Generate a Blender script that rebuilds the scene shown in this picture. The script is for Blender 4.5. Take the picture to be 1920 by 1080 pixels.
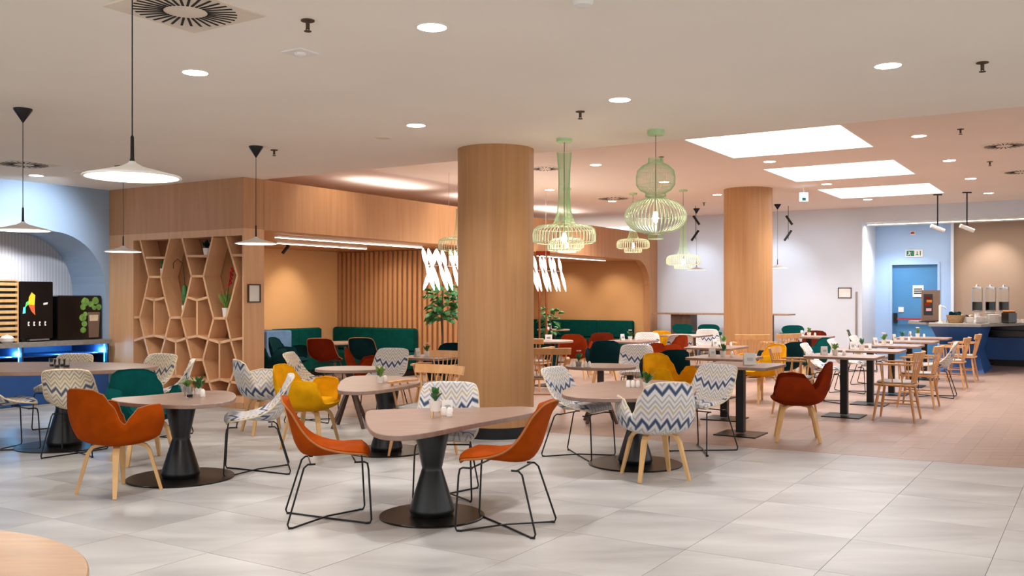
import bpy, math, random
from math import sin, cos, pi, radians as R_, sqrt
from mathutils import Vector, Matrix
random.seed(7)
for o in list(bpy.data.objects): bpy.data.objects.remove(o)
SC = bpy.context.scene
COL = SC.collection

# ---------------------------------------------------------------- camera
FPX, HZ, CH = 1750.0, 557.0, 1.5
cd = bpy.data.cameras.new('camera'); cam = bpy.data.objects.new('camera', cd); COL.objects.link(cam)
cam.location = (0, 0, CH); cam.rotation_euler = (pi/2, 0, 0)
cd.sensor_width = 36; cd.lens = FPX/1920*36; cd.shift_y = (HZ-540)/1920
cd.clip_end = 200
SC.camera = cam
# ---------------------------------------------------------------- world and exposure
w = bpy.data.worlds.new('world'); SC.world = w; w.use_nodes = True
bg = w.node_tree.nodes['Background']
bg.inputs[0].default_value = (0.97, 0.985, 1.0, 1); bg.inputs[1].default_value = 0.74
SC.view_settings.view_transform = 'Standard'; SC.view_settings.look = 'None'
SC.view_settings.exposure = 1.1; SC.view_settings.gamma = 1.0
SC.view_settings.use_curve_mapping = False
SC.cycles.max_bounces = 7; SC.cycles.diffuse_bounces = 5; SC.cycles.glossy_bounces = 3
SC.cycles.transmission_bounces = 4; SC.cycles.sample_clamp_indirect = 4.0
SC.cycles.caustics_reflective = False; SC.cycles.caustics_refractive = False

WARM = (1.0, 0.88, 0.74)
NEUT = (1.0, 0.985, 0.99)
COOL = (0.80, 0.90, 1.0)
def lamp(name, kind, loc, power, color=NEUT, size=.15, spot=None, blend=.6, aim=None, sizey=None):
    l = bpy.data.lights.new(name, kind); l.energy = power; l.color = color
    if kind == 'SPOT':
        l.spot_size = R_(spot or 110); l.spot_blend = blend; l.shadow_soft_size = size
    elif kind == 'AREA':
        l.size = size
        if sizey: l.shape = 'RECTANGLE'; l.size_y = sizey
        else: l.shape = 'DISK'
    else: l.shadow_soft_size = size
    o = bpy.data.objects.new(name, l); COL.objects.link(o); o.location = loc
    if aim is not None:
        o.rotation_euler = (Vector(aim)-Vector(loc)).to_track_quat('-Z', 'Y').to_euler()
    return o
DOWN_P = 66.0      # downlights, watts
SKY_E = .75        # the luminous ceiling panels

# ---------------------------------------------------------------- frame of the room
A32 = R_(32.4)
U = Vector((sin(A32), cos(A32), 0)); V = Vector((-cos(A32), sin(A32), 0))
C0 = Vector((-3.593, 12.5, 0))
UANG = math.atan2(U.y, U.x); VANG = math.atan2(V.y, V.x)
def W(u, v, z=0): return C0 + U*u + V*v + Vector((0, 0, z))
def uv_of(p):
    d = Vector((p[0], p[1], 0)) - C0; return d.dot(U), d.dot(V)
def G(px, py, z=0):                      # the point of a level plane at height z seen at that spot
    Y = (CH-z)*FPX/(py-HZ); return Vector(((px-960)/FPX*Y, Y, z))
def CEI(px, py, z): 
    Y = (z-CH)*FPX/(HZ-py); return Vector(((px-960)/FPX*Y, Y, z))
def on_v(px, v):                          # u of the spot px on the vertical plane v = const, and its depth
    k = (px-960)/FPX; p = C0+V*v
    u = (k*p.y-p.x)/(U.x-k*U.y); return u, p.y+U.y*u
def on_u(px, u):
    k = (px-960)/FPX; p = C0+U*u
    v = (k*p.y-p.x)/(V.x-k*V.y); return v, p.y+V.y*v
def zz(py, Y): return CH-(py-HZ)*Y/FPX
H1, H2 = 3.11, 3.55

# ---------------------------------------------------------------- materials
def lin(c):
    if isinstance(c, str):
        c = [int(c[i:i+2], 16)/255 for i in (0, 2, 4)]
        c = [x/12.92 if x <= .04045 else ((x+.055)/1.055)**2.4 for x in c]
    return (c[0], c[1], c[2], 1)
def newmat(name):
    m = bpy.data.materials.new(name); m.use_nodes = True
    nt = m.node_tree; b = nt.nodes['Principled BSDF']
    return m, nt, b
def N(nt, t, **kw):
    n = nt.nodes.new(t)
    for k, v in kw.items():
        if hasattr(n, k): setattr(n, k, v)
    return n
def coords(nt, scale=(1, 1, 1), kind='Object', rot=(0, 0, 0)):
    tc = N(nt, 'ShaderNodeTexCoord'); mp = N(nt, 'ShaderNodeMapping')
    nt.links.new(tc.outputs[kind], mp.inputs[0]); mp.inputs['Scale'].default_value = scale
    mp.inputs['Rotation'].default_value = rot
    return mp
def ramp(nt, fac, stops, interp='LINEAR'):
    r = N(nt, 'ShaderNodeValToRGB'); r.color_ramp.interpolation = interp
    el = r.color_ramp.elements
    while len(el) < len(stops): el.new(.5)
    for e, (p, c) in zip(el, stops): e.position = p; e.color = lin(c)
    nt.links.new(fac, r.inputs[0]); return r
def plain(name, c, rough=.5, metal=0, spec=.5, var=.06, scale=3.0, bump=0, bscale=60, emit=None, es=1, coat=0):
    m, nt, b = newmat(name)
    b.inputs['Roughness'].default_value = rough; b.inputs['Metallic'].default_value = metal
    b.inputs['Specular IOR Level'].default_value = spec
    c = lin(c)
    mp = coords(nt); no = N(nt, 'ShaderNodeTexNoise'); no.inputs['Scale'].default_value = scale
    no.inputs['Detail'].default_value = 3
    nt.links.new(mp.outputs[0], no.inputs['Vector'])
    lo = tuple(x*(1-var) for x in c[:3]); hi = tuple(min(1, x*(1+var)) for x in c[:3])
    r = ramp(nt, no.outputs[0], [(.35, lo), (.65, hi)]); nt.links.new(r.outputs[0], b.inputs['Base Color'])
    if coat: b.inputs['Coat Weight'].default_value = coat
    if bump:
        n2 = N(nt, 'ShaderNodeTexNoise'); n2.inputs['Scale'].default_value = bscale
        nt.links.new(mp.outputs[0], n2.inputs['Vector'])
        bp = N(nt, 'ShaderNodeBump'); bp.inputs['Strength'].default_value = bump; bp.inputs['Distance'].default_value = .003
        nt.links.new(n2.outputs[0], bp.inputs['Height']); nt.links.new(bp.outputs[0], b.inputs['Normal'])
    if emit:
        b.inputs['Emission Color'].default_value = lin(emit); b.inputs['Emission Strength'].default_value = es
    return m
def wood(name, a, bcol, grain=(2, 2, 40), rough=.45, rand=.0, spec=.4, rot=(0, 0, 0), contrast=.5, bump=.05):
    m, nt, b = newmat(name)
    mp = coords(nt, grain, rot=rot)
    no = N(nt, 'ShaderNodeTexNoise'); no.inputs['Scale'].default_value = 1.0; no.inputs['Detail'].default_value = 5
    no.inputs['Distortion'].default_value = .4
    nt.links.new(mp.outputs[0], no.inputs['Vector'])
    r = ramp(nt, no.outputs[0], [(.5-contrast*.5, bcol), (.5+contrast*.5, a)])
    out = r.outputs[0]
    if rand:
        oi = N(nt, 'ShaderNodeObjectInfo'); mr = N(nt, 'ShaderNodeMapRange')
        mr.inputs['To Min'].default_value = 1-rand; mr.inputs['To Max'].default_value = 1+rand*.6
        nt.links.new(oi.outputs['Random'], mr.inputs['Value'])
        mx = N(nt, 'ShaderNodeVectorMath', operation='SCALE')
        nt.links.new(out, mx.inputs[0]); nt.links.new(mr.outputs[0], mx.inputs['Scale']); out = mx.outputs[0]
    nt.links.new(out, b.inputs['Base Color'])
    b.inputs['Roughness'].default_value = rough; b.inputs['Specular IOR Level'].default_value = spec
    bp = N(nt, 'ShaderNodeBump'); bp.inputs['Strength'].default_value = bump; bp.inputs['Distance'].default_value = .002
    nt.links.new(no.outputs[0], bp.inputs['Height']); nt.links.new(bp.outputs[0], b.inputs['Normal'])
    return m
def emis(name, c, s, base='FFFFFF'):
    m, nt, b = newmat(name); b.inputs['Base Color'].default_value = lin(base)
    b.inputs['Emission Color'].default_value = lin(c); b.inputs['Emission Strength'].default_value = s
    no = N(nt, 'ShaderNodeTexNoise'); no.inputs['Scale'].default_value = 8
    mr = N(nt, 'ShaderNodeMapRange'); mr.inputs['To Min'].default_value = .5; mr.inputs['To Max'].default_value = .6
    nt.links.new(no.outputs[0], mr.inputs[0]); nt.links.new(mr.outputs[0], b.inputs['Roughness'])
    return m
def chevron(name, navy, pal):
    m, nt, b = newmat(name)
    tc = N(nt, 'ShaderNodeTexCoord'); sp = N(nt, 'ShaderNodeSeparateXYZ'); nt.links.new(tc.outputs['UV'], sp.inputs[0])
    pp = N(nt, 'ShaderNodeMath', operation='PINGPONG'); pp.inputs[1].default_value = .044
    ad0 = N(nt, 'ShaderNodeMath', operation='ADD'); ad0.inputs[1].default_value = 5.0
    nt.links.new(sp.outputs[0], ad0.inputs[0]); nt.links.new(ad0.outputs[0], pp.inputs[0])
    ml = N(nt, 'ShaderNodeMath', operation='MULTIPLY'); ml.inputs[1].default_value = 1.45
    nt.links.new(pp.outputs[0], ml.inputs[0])
    ad = N(nt, 'ShaderNodeMath', operation='ADD'); nt.links.new(sp.outputs[1], ad.inputs[0]); nt.links.new(ml.outputs[0], ad.inputs[1])
    dv = N(nt, 'ShaderNodeMath', operation='DIVIDE'); dv.inputs[1].default_value = .27; nt.links.new(ad.outputs[0], dv.inputs[0])
    fr = N(nt, 'ShaderNodeMath', operation='FRACT'); nt.links.new(dv.outputs[0], fr.inputs[0])
    st = [(0, pal[0]), (.10, pal[1]), (.17, pal[0]), (.30, navy[1]), (.335, navy[0]), (.43, navy[1]), (.47, pal[0]),
          (.58, pal[2]), (.66, pal[0]), (.76, pal[3]), (.84, pal[0]), (.92, pal[1])]
    r = ramp(nt, fr.outputs[0], st, 'CONSTANT'); nt.links.new(r.outputs[0], b.inputs['Base Color'])
    b.inputs['Roughness'].default_value = .9; b.inputs['Sheen Weight'].default_value = .2
    no = N(nt, 'ShaderNodeTexNoise'); no.inputs['Scale'].default_value = 300
    nt.links.new(tc.outputs['Object'], no.inputs['Vector'])
    bp = N(nt, 'ShaderNodeBump'); bp.inputs['Strength'].default_value = .2; bp.inputs['Distance'].default_value = .001
    nt.links.new(no.outputs[0], bp.inputs['Height']); nt.links.new(bp.outputs[0], b.inputs['Normal'])
    return m
def fabric(name, c):
    m = plain(name, c, .85, var=.1, scale=9, bump=.25, bscale=260, spec=.06)
    m.node_tree.nodes['Principled BSDF'].inputs['Sheen Weight'].default_value = .0
    return m
def tilemat():
    m, nt, b = newmat('floor_tile')
    mp = coords(nt, (.55, 1.7, 1), rot=(0, 0, -UANG))
    no = N(nt, 'ShaderNodeTexNoise'); no.inputs['Scale'].default_value = 1.6; no.inputs['Detail'].default_value = 4
    no.inputs['Distortion'].default_value = .6
    oi = N(nt, 'ShaderNodeObjectInfo')
    no.noise_dimensions = '4D'; m2 = N(nt, 'ShaderNodeMath', operation='MULTIPLY'); m2.inputs[1].default_value = 50
    nt.links.new(oi.outputs['Random'], m2.inputs[0]); nt.links.new(m2.outputs[0], no.inputs['W'])
    nt.links.new(mp.outputs[0], no.inputs['Vector'])
    r = ramp(nt, no.outputs[0], [(.3, '969493'), (.52, 'AEACAA'), (.72, 'BFBEBC')])
    nt.links.new(r.outputs[0], b.inputs['Base Color'])
    mr = N(nt, 'ShaderNodeMapRange'); mr.inputs['To Min'].default_value = .3; mr.inputs['To Max'].default_value = .46
    nt.links.new(no.outputs[0], mr.inputs[0]); nt.links.new(mr.outputs[0], b.inputs['Roughness'])
    b.inputs['Specular IOR Level'].default_value = .38
    return m
M = {}
M['tile'] = tilemat()
M['grout'] = plain('grout', '9C968E', .8)
M['plank'] = wood('floor_plank', 'AF9283', '9A7F70', (1.2, 14, 1),   .38, rand=.08, rot=(0, 0, -UANG), spec=.45)
M['ceil'] = plain('ceiling_paint', 'F9F2E7', .85, var=.02, scale=.6, spec=.2)
M['ceil2'] = plain('high_ceiling_paint', 'EFE0D3', .85, var=.02, scale=.6, spec=.2)
M['white'] = plain('white_paint', 'F0EDE8', .6, var=.02)
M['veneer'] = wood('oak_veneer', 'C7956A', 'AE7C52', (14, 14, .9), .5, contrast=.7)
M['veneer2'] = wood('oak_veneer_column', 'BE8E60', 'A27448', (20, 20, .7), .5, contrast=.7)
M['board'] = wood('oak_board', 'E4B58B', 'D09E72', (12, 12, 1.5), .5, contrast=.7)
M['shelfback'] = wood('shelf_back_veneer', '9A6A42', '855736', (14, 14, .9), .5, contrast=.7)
M['veneer_lt'] = wood('light_oak_veneer', 'E2B388', 'CC9A70', (14, 14, .9), .5, contrast=.7)
M['beige'] = plain('tan_plaster', 'CFA06E', .8, var=.03, scale=1.2, spec=.2)
M['blue'] = plain('blue_grey_plaster', '9FB3CB', .8, var=.03, scale=1.0, spec=.2)
M['bluelt'] = plain('pale_blue_plaster', 'CFD5DF', .8, var=.03, scale=1.0, spec=.2)
M['alcove'] = plain('alcove_blue_plaster', 'A9C4E6', .8, var=.03, scale=1.0, spec=.2)
M['taupe'] = plain('taupe_plaster', '9C8676', .8, var=.04, scale=1.0, spec=.2)
M['door'] = plain('blue_door_paint', '4683B3', .45, var=.03)
M['navy'] = plain('navy_lacquer', '225292', .45, var=.06)
M['navydk'] = plain('dark_navy_lacquer', '16294A', .5)
M['ledblue'] = emis('blue_led', '2FA8FF', 6)
M['stone'] = plain('grey_stone_top', '8E8880', .4, var=.1, scale=20)
M['black'] = plain('black_metal', '151416', .4, metal=.3, spec=.5)
M['black2'] = plain('black_gloss', '0A090A', .2, spec=.6)
M['disc'] = plain('bronze_black_plate', '1E1814', .35, metal=.6)
M['hour'] = plain('black_pedestal', '0B0B0D', .32, spec=.5)
M['top'] = wood('table_laminate', '9C8072', '82695B', (3, 20, 3), .38, contrast=.6, spec=.45)
M['topedge'] = wood('table_edge', '9C7A62', '7E604C', (3, 20, 3), .45)
M['rtop'] = wood('round_table_oak', 'CFA67F', 'AE835C', (3, 22, 3), .35, contrast=.7)
M['legw'] = wood('beech_leg', 'E3B981', 'CC9C62', (9, 9, 2), .45)
M['legd'] = wood('dark_walnut_leg', '5A4234', '3E2C22', (9, 9, 2), .45)
M['chairw'] = wood('honey_oak', 'D9A46E', 'C28C58', (12, 12, 3), .42)
M['orange'] = fabric('burnt_orange_fabric', '983E02')
M['rust'] = fabric('rust_fabric', '7C2808')
M['brick'] = fabric('dark_rust_fabric', '64200C')
M['mustard'] = fabric('mustard_fabric', 'D89A0C')
M['teal'] = fabric('teal_fabric', '064A48')
M['tealdk'] = fabric('dark_teal_fabric', '06282D')
M['sofa'] = fabric('bench_teal_fabric', '064540')
M['greypad'] = fabric('grey_pad_fabric', 'A29C97')
M['bluepad'] = fabric('slate_blue_fabric', '5F7FA6')
M['cream'] = fabric('cream_seam', 'D8C6A6')
M['dkseam'] = fabric('brown_seam', 'A06A44')
M['chev'] = chevron('chevron_fabric', ('33405A', '77839A'), ('D2CDC8', 'A8A4A6', 'A79FAC', 'B8A98F'))
M['chevw'] = chevron('warm_chevron_fabric', ('4B5160', '8A8A92'), ('DACDB8', 'A89B8A', 'A59986', 'C0AC88'))
M['steel'] = plain('brushed_steel', 'B9B9B9', .3, metal=.9)
M['green'] = plain('sage_green_wire', 'B4D2A0', .5)
M['greenlt'] = plain('pale_green_wire', 'DCE6C4', .5)
M['leaf'] = plain('leaf_green', '2F6B34', .5, var=.35, scale=14)
M['leaflt'] = plain('light_leaf_green', '6F9A45', .5, var=.3, scale=14)
M['stem'] = plain('stem_brown', '4E3A28', .7, var=.2)
M['pot'] = plain('white_ceramic', 'EDE6E0', .3)
M['glass'] = None
m, nt, b = newmat('clear_glass'); b.inputs['Transmission Weight'].default_value = 1; b.inputs['Roughness'].default_value = .03
b.inputs['Base Color'].default_value = (.95, .97, .97, 1); b.inputs['IOR'].default_value = 1.3; M['glass'] = m
no = N(nt, 'ShaderNodeTexNoise'); mr = N(nt, 'ShaderNodeMapRange'); mr.inputs['To Min'].default_value = .02; mr.inputs['To Max'].default_value = .06
nt.links.new(no.outputs[0], mr.inputs[0]); nt.links.new(mr.outputs[0], b.inputs['Roughness'])
M['red'] = plain('red_plastic', 'B3282A', .4)
M['redflower'] = plain('red_petal', 'C8141A', .6)
M['pink'] = plain('pink_petal', 'D9A3A8', .6)
M['exitgreen'] = plain('sign_green', '0E6A4E', .5)
M['paper'] = plain('paper', 'E6E2DC', .8)
M['ink'] = plain('dark_ink', '23262B', .7)
M['copper'] = plain('copper_tube', '8E4A2B', .35, metal=.5)
M['poster'] = plain('poster_brown', '7A6152', .6)
M['basket'] = plain('wicker', '9E7B55', .7, var=.3, scale=60)
M['orangeitem'] = plain('orange_fruit', 'D2762A', .5)
M['e_down'] = emis('downlight_glow', 'FFF6EA', 14)
M['e_sky'] = emis('ceiling_panel_glow', 'FFFFFF', SKY_E)
M['e_pend'] = emis('pendant_glow', 'FFF3E2', 3.2)
M['e_line'] = emis('linear_glow', 'FFEFD2', 5)
M['e_bulb'] = emis('bulb_glow', 'FFF2D8', 30)
M['e_blade'] = emis('blade_glow', 'FFF9F0', 1.5)
M['e_exit'] = emis('exit_box_glow', 'BFE8FF', 1.6)
M['slit'] = plain('vent_slit_black', '1B1715', .8)
M['sensor'] = plain('ceiling_plate', 'E6D9C8', .6)
m, nt, b = newmat('pinstripe_grey')
mp = coords(nt, (1, 1, 1)); wv = N(nt, 'ShaderNodeTexWave', wave_type='BANDS'); wv.bands_direction = 'X'; wv.inputs['Scale'].default_value = 12
nt.links.new(mp.outputs[0], wv.inputs['Vector'])
r = ramp(nt, wv.outputs[0], [(.1, 'A9A9AE'), (.4, 'BDBCC0')]); nt.links.new(r.outputs[0], b.inputs['Base Color']); b.inputs['Roughness'].default_value = .7
M['pin'] = m

# ---------------------------------------------------------------- mesh builder
class MB:
    def __init__(s): s.v = []; s.f = []; s.uv = None
    def add(s, vs, fs):
        k = len(s.v); s.v += [tuple(p) for p in vs]; s.f += [tuple(i+k for i in f) for f in fs]; return s
    def box(s, c, d, rz=0, mat=None, bev=0):
        x, y, z = d[0]/2, d[1]/2, d[2]/2
        m = Matrix.Translation(c) @ (mat if mat is not None else Matrix.Rotation(rz, 4, 'Z'))
        if bev and bev < min(x, y, z):
            b = bev; vs = []; 
            for zc, i in ((-z, b), (-z+b, 0), (z-b, 0), (z, b)):
                for a, e in ((-1, -1), (1, -1), (1, 1), (-1, 1)):
                    vs.append(m @ Vector((a*(x-i), e*(y-i), zc)))
            fs = [(3, 2, 1, 0), (12, 13, 14, 15)]
            for r in range(3):
                for q in range(4):
                    a, c2 = r*4+q, r*4+(q+1) % 4; fs.append((a, c2, c2+4, a+4))
            return s.add(vs, fs)
        vs = [m @ Vector((a*x, e*y, g*z)) for g in (-1, 1) for a, e in ((-1, -1), (1, -1), (1, 1), (-1, 1))]
        return s.add(vs, [(3, 2, 1, 0), (4, 5, 6, 7), (0, 1, 5, 4), (1, 2, 6, 5), (2, 3, 7, 6), (3, 0, 4, 7)])
    def tube(s, path, r, seg=8, closed=False):
        P = [Vector(p) for p in path]; n = len(P)
        rs = r if isinstance(r, (list, tuple)) else [r]*n
        up = Vector((0, 0, 1)); rings = []; nrm = None
        for i in range(n):
            if closed: t = P[(i+1) % n]-P[i-1]
            else: t = P[min(i+1, n-1)]-P[max(i-1, 0)]
            t.normalize()
            if nrm is None:
                nrm = t.cross(up if abs(t.z) < .95 else Vector((1, 0, 0))).normalized()
            else:
                nrm = (nrm - t*nrm.dot(t))
                if nrm.length < 1e-5: nrm = t.cross(Vector((1, 0, 0)))
                nrm.normalize()
            bn = t.cross(nrm)
            rings.append([P[i]+(nrm*cos(2*pi*k/seg)+bn*sin(2*pi*k/seg))*rs[i] for k in range(seg)])
        vs = [p for rg in rings for p in rg]; fs = []
        m = n if closed else n-1
        for i in range(m):
            for k in range(seg):
                a = i*seg+k; b2 = i*seg+(k+1) % seg; j = ((i+1) % n)*seg
                fs.append((a, b2, j+(k+1) % seg, j+k))
        if not closed: fs += [tuple(range(seg))[::-1], tuple((n-1)*seg+k for k in range(seg))]
        return s.add(vs, fs)
    def sweep(s, path, dims, side):            # rectangular bar, dims per point (width along side, thickness)
        P = [Vector(p) for p in path]; n = len(P); sd = Vector(side).normalized(); vs = []
        for i in range(n):
            t = (P[min(i+1, n-1)]-P[max(i-1, 0)]).normalized(); a = (sd-t*sd.dot(t)).normalized(); b2 = t.cross(a)
            w2, h2 = dims[i][0]/2, dims[i][1]/2
            vs += [P[i]+a*p*w2+b2*q*h2 for p, q in ((-1, -1), (1, -1), (1, 1), (-1, 1))]
        fs = [(3, 2, 1, 0), tuple((n-1)*4+k for k in range(4))]
        for i in range(n-1):
            for k in range(4):
                a, c2 = i*4+k, i*4+(k+1) % 4; fs.append((a, c2, c2+4, a+4))
        return s.add(vs, fs)
    def lathe(s, prof, seg=32, c=(0, 0, 0), cap=True):
        c = Vector(c); n = len(prof)
        vs = [c+Vector((r*cos(2*pi*k/seg), r*sin(2*pi*k/seg), z)) for r, z in prof for k in range(seg)]; fs = []
        for i in range(n-1):
            for k in range(seg):
                a = i*seg+k; b2 = i*seg+(k+1) % seg; fs.append((a, b2, b2+seg, a+seg))
        if cap and prof[0][0] > 1e-4: fs.append(tuple(range(seg))[::-1])
        if cap and prof[-1][0] > 1e-4: fs.append(tuple((n-1)*seg+k for k in range(seg)))
        return s.add(vs, fs)
    def prism(s, pts, z0, z1, bev=0):
        n = len(pts)
        if bev:
            c = [sum(p[0] for p in pts)/n, sum(p[1] for p in pts)/n]
            def ins(p):
                d = Vector((p[0]-c[0], p[1]-c[1])); L = d.length; d *= (L-bev)/L; return (c[0]+d.x, c[1]+d.y)
            L = [([ins(p) for p in pts], z0), (pts, z0+bev), (pts, z1-bev), ([ins(p) for p in pts], z1)]
        else: L = [(pts, z0), (pts, z1)]
        vs = [(p[0], p[1], z) for q, z in L for p in q]; fs = [tuple(range(n))[::-1], tuple((len(L)-1)*n+k for k in range(n))]
        for i in range(len(L)-1):
            for k in range(n): fs.append((i*n+k, i*n+(k+1) % n, (i+1)*n+(k+1) % n, (i+1)*n+k))
        return s.add(vs, fs)
    def shell(s, P, th, wrap=False, uvs=None, flip=False):    # P[i][j] -> closed shell of thickness th (th(i,j))
        ni, nj = len(P), len(P[0]); Nn = []
        for i in range(ni):
            row = []
            for j in range(nj):
                a = P[(i+1) % ni if wrap else min(i+1, ni-1)][j]; b2 = P[(i-1) % ni if wrap else max(i-1, 0)][j]
                c = P[i][min(j+1, nj-1)]; d = P[i][max(j-1, 0)]
                n = (a-b2).cross(c-d)
                if n.length < 1e-9: n = Vector((0, 0, 1))
                n.normalize(); row.append(-n if flip else n)
            Nn.append(row)
        k0 = len(s.v); vs = []; uvl = []
        for i in range(ni):
            for j in range(nj): vs.append(P[i][j]); uvl.append(uvs[i][j] if uvs else (0, 0))
        for i in range(ni):
            for j in range(nj):
                vs.append(P[i][j]-Nn[i][j]*(th(i, j) if callable(th) else th)); uvl.append(uvs[i][j] if uvs else (0, 0))
        off = ni*nj; fs = []
        def q(a, b2, c, d): fs.append((d, c, b2, a) if flip else (a, b2, c, d))
        m = ni if wrap else ni-1
        for i in range(m):
            i2 = (i+1) % ni
            for j in range(nj-1):
                a, b2, c, d = i*nj+j, i2*nj+j, i2*nj+j+1, i*nj+j+1
                q(a, b2, c, d); q(a+off, d+off, c+off, b2+off)
            a, b2 = i*nj+nj-1, i2*nj+nj-1; q(a, b2, b2+off, a+off)
            if not wrap:
                a, b2 = i*nj, i2*nj; q(b2, a, a+off, b2+off)
        if not wrap:
            for j in range(nj-1):
                a, b2 = j, j+1; q(a, b2, b2+off, a+off)
                a, b2 = (ni-1)*nj+j, (ni-1)*nj+j+1; q(b2, a, a+off, b2+off)
        s.add(vs, fs); s.uv = (s.uv or [(0, 0)]*k0)+uvl
        return s
    def build(s, name, mat, parent=None, smooth=False, loc=None, rz=0):
        me = bpy.data.meshes.new(name); me.from_pydata(s.v, [], s.f)
        if s.uv and len(s.uv) == len(s.v):
            ul = me.uv_layers.new(name='uv')
            for lp in me.loops: ul.data[lp.index].uv = s.uv[lp.vertex_index]
        for mt in (mat if isinstance(mat, list) else [mat]): me.materials.append(mt)
        if smooth:
            me.polygons.foreach_set('use_smooth', [True]*len(me.polygons))
            try: me.set_sharp_from_angle(angle=R_(38))
            except Exception: pass
        me.update()
        o = bpy.data.objects.new(name, me); COL.objects.link(o)
        if parent is not None: o.parent = parent
        if loc is not None: o.location = loc
        o.rotation_euler.z = rz
        return o
KIDS = {}
def thing(name, label, cat, loc=(0, 0, 0), rz=0, group=None):
    o = bpy.data.objects.new(name, None); COL.objects.link(o); o.location = loc; o.rotation_euler.z = rz
    o.empty_display_size = .1
    o['label'] = label; o['category'] = cat
    if group: o['group'] = group
    return o
def tag(o, label, cat, group=None, kind=None):
    o['label'] = label; o['category'] = cat
    if group: o['group'] = group
    if kind: o['kind'] = kind
    return o
def struct(name, mb, mat, parent=None, smooth=False):
    o = mb.build(name, mat, parent, smooth)
    if parent is None: o['kind'] = 'structure'
    return o
def dup(root, loc, rz, label=None, group=None, cat=None):
    r = root.copy(); COL.objects.link(r); r.location = loc; r.rotation_euler.z = rz
    if label: r['label'] = label
    if cat: r['category'] = cat
    if group: r['group'] = group
    elif 'group' in r: del r['group']
    for ch in list(root.children):
        c = ch.copy(); COL.objects.link(c); c.parent = r
        for g in list(ch.children):
            d = g.copy(); COL.objects.link(d); d.parent = c
    return r
def circ(r, n=32, c=(0, 0)): return [(c[0]+r*cos(2*pi*k/n), c[1]+r*sin(2*pi*k/n)) for k in range(n)]
def superell(a, b2, p=2.6, n=40):
    out = []
    for k in range(n):
        t = 2*pi*k/n; out.append((a*abs(cos(t))**(2/p)*(1 if cos(t) > 0 else -1), b2*abs(sin(t))**(2/p)*(1 if sin(t) > 0 else -1)))
    return out
def chaikin(p, it=3):
    for _ in range(it):
        q = []
        for i in range(len(p)):
            a, b2 = p[i], p[(i+1) % len(p)]
            q.append((a[0]*.75+b2[0]*.25, a[1]*.75+b2[1]*.25)); q.append((a[0]*.25+b2[0]*.75, a[1]*.25+b2[1]*.75))
        p = q
    return p
def clip(poly, a, b2, c):                        # keep a*x+b*y+c >= 0
    out = []
    for i in range(len(poly)):
        p, q = poly[i], poly[(i+1) % len(poly)]
        dp, dq = a*p[0]+b2*p[1]+c, a*q[0]+b2*q[1]+c
        if dp >= 0: out.append(p)
        if dp*dq < 0:
            t = dp/(dp-dq); out.append((p[0]+(q[0]-p[0])*t, p[1]+(q[1]-p[1])*t))
    return out
def uvbox(mb, u0, u1, v0, v1, z0, z1):
    mb.box(W((u0+u1)/2, (v0+v1)/2, (z0+z1)/2), (abs(u1-u0), abs(v1-v0), z1-z0), UANG); return mb

# ================================================================ THE SETTING
# floor: base slab, tiles and planks
floor = MB(); uvbox(floor, -14, 16, -17, 7, -.3, -.006); floor = struct('floor', floor, M['grout'])
PA, PB = (.49, 10.33), (4.49, 8.18)              # edge between tile and wood
ex, ey = PB[0]-PA[0], PB[1]-PA[1]; La, Lb = -ey, ex; Lc = -(La*PA[0]+Lb*PA[1])  # >0 on the wood side
def inview(p, m=1.15):
    return p[1] > 3.5 and abs(p[0]/p[1]) < .5486*m
T = .78; u_off, v_off = -3.40, -7.63; gap = .0015
for i in range(-7, 8):
    for j in range(-6, 15):
        u0, v0 = u_off+i*T, v_off+j*T
        if v0+T > 2.95 or u0 < -7: continue
        q = [W(u0+gap, v0+gap), W(u0+T-gap, v0+gap), W(u0+T-gap, v0+T-gap), W(u0+gap, v0+T-gap)]
        q = [(p.x, p.y) for p in q]
        q = clip(q, -La, -Lb, -Lc-.006*sqrt(La*La+Lb*Lb))
        if len(q) < 3: continue
        if not any(inview(p) for p in q): continue
        if i*T+u_off > 0 and v0 > 0: continue
        MB().prism(q, -.02, random.uniform(-.0004, .0004)).build('tile', M['tile'], floor)
# ground beyond the tiles in view
g = MB(); uvbox(g, -14, 16, -17, 3.7, -.29, -.0065); 
planks = []; PW, PL = .18, 1.25
for i in range(-62, 22):
    off = random.uniform(0, PL)
    for j in range(-6, 14):
        u0, v0 = j*PL+off, i*PW
        if u0 > 15.1 or v0 > 3.5: continue
        u1 = min(u0+PL, 15.19)
        q = [W(u0+.0004, v0+.0004), W(u1-.0004, v0+.0004), W(u1-.0004, v0+PW-.0004), W(u0+.0004, v0+PW-.0004)]
        q = clip([(p.x, p.y) for p in q], La, Lb, Lc)
        if len(q) < 3: continue
        cy = sum(p[1] for p in q)/len(q); cx = sum(p[0] for p in q)/len(q)
        if not any(inview(p, 1.1) for p in q) and cy > 2: continue
        if not any(inview(p, 1.3) for p in q): continue
        if (i*PW > 0 and u0 < 0): continue
        planks.append((cy if abs(cx/cy) < .56 else cy+30, q))
planks.sort(key=lambda a: a[0])
rest = MB()
for k, (_, q) in enumerate(planks):
    if k < 290: MB().prism(q, -.02, random.uniform(-.0003, .0003)).build('plank', M['plank'], floor)
    else: rest.prism(q, -.005, 0)
o = rest.build('distant_planks', M['plank'], floor); o['kind'] = 'stuff'

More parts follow.
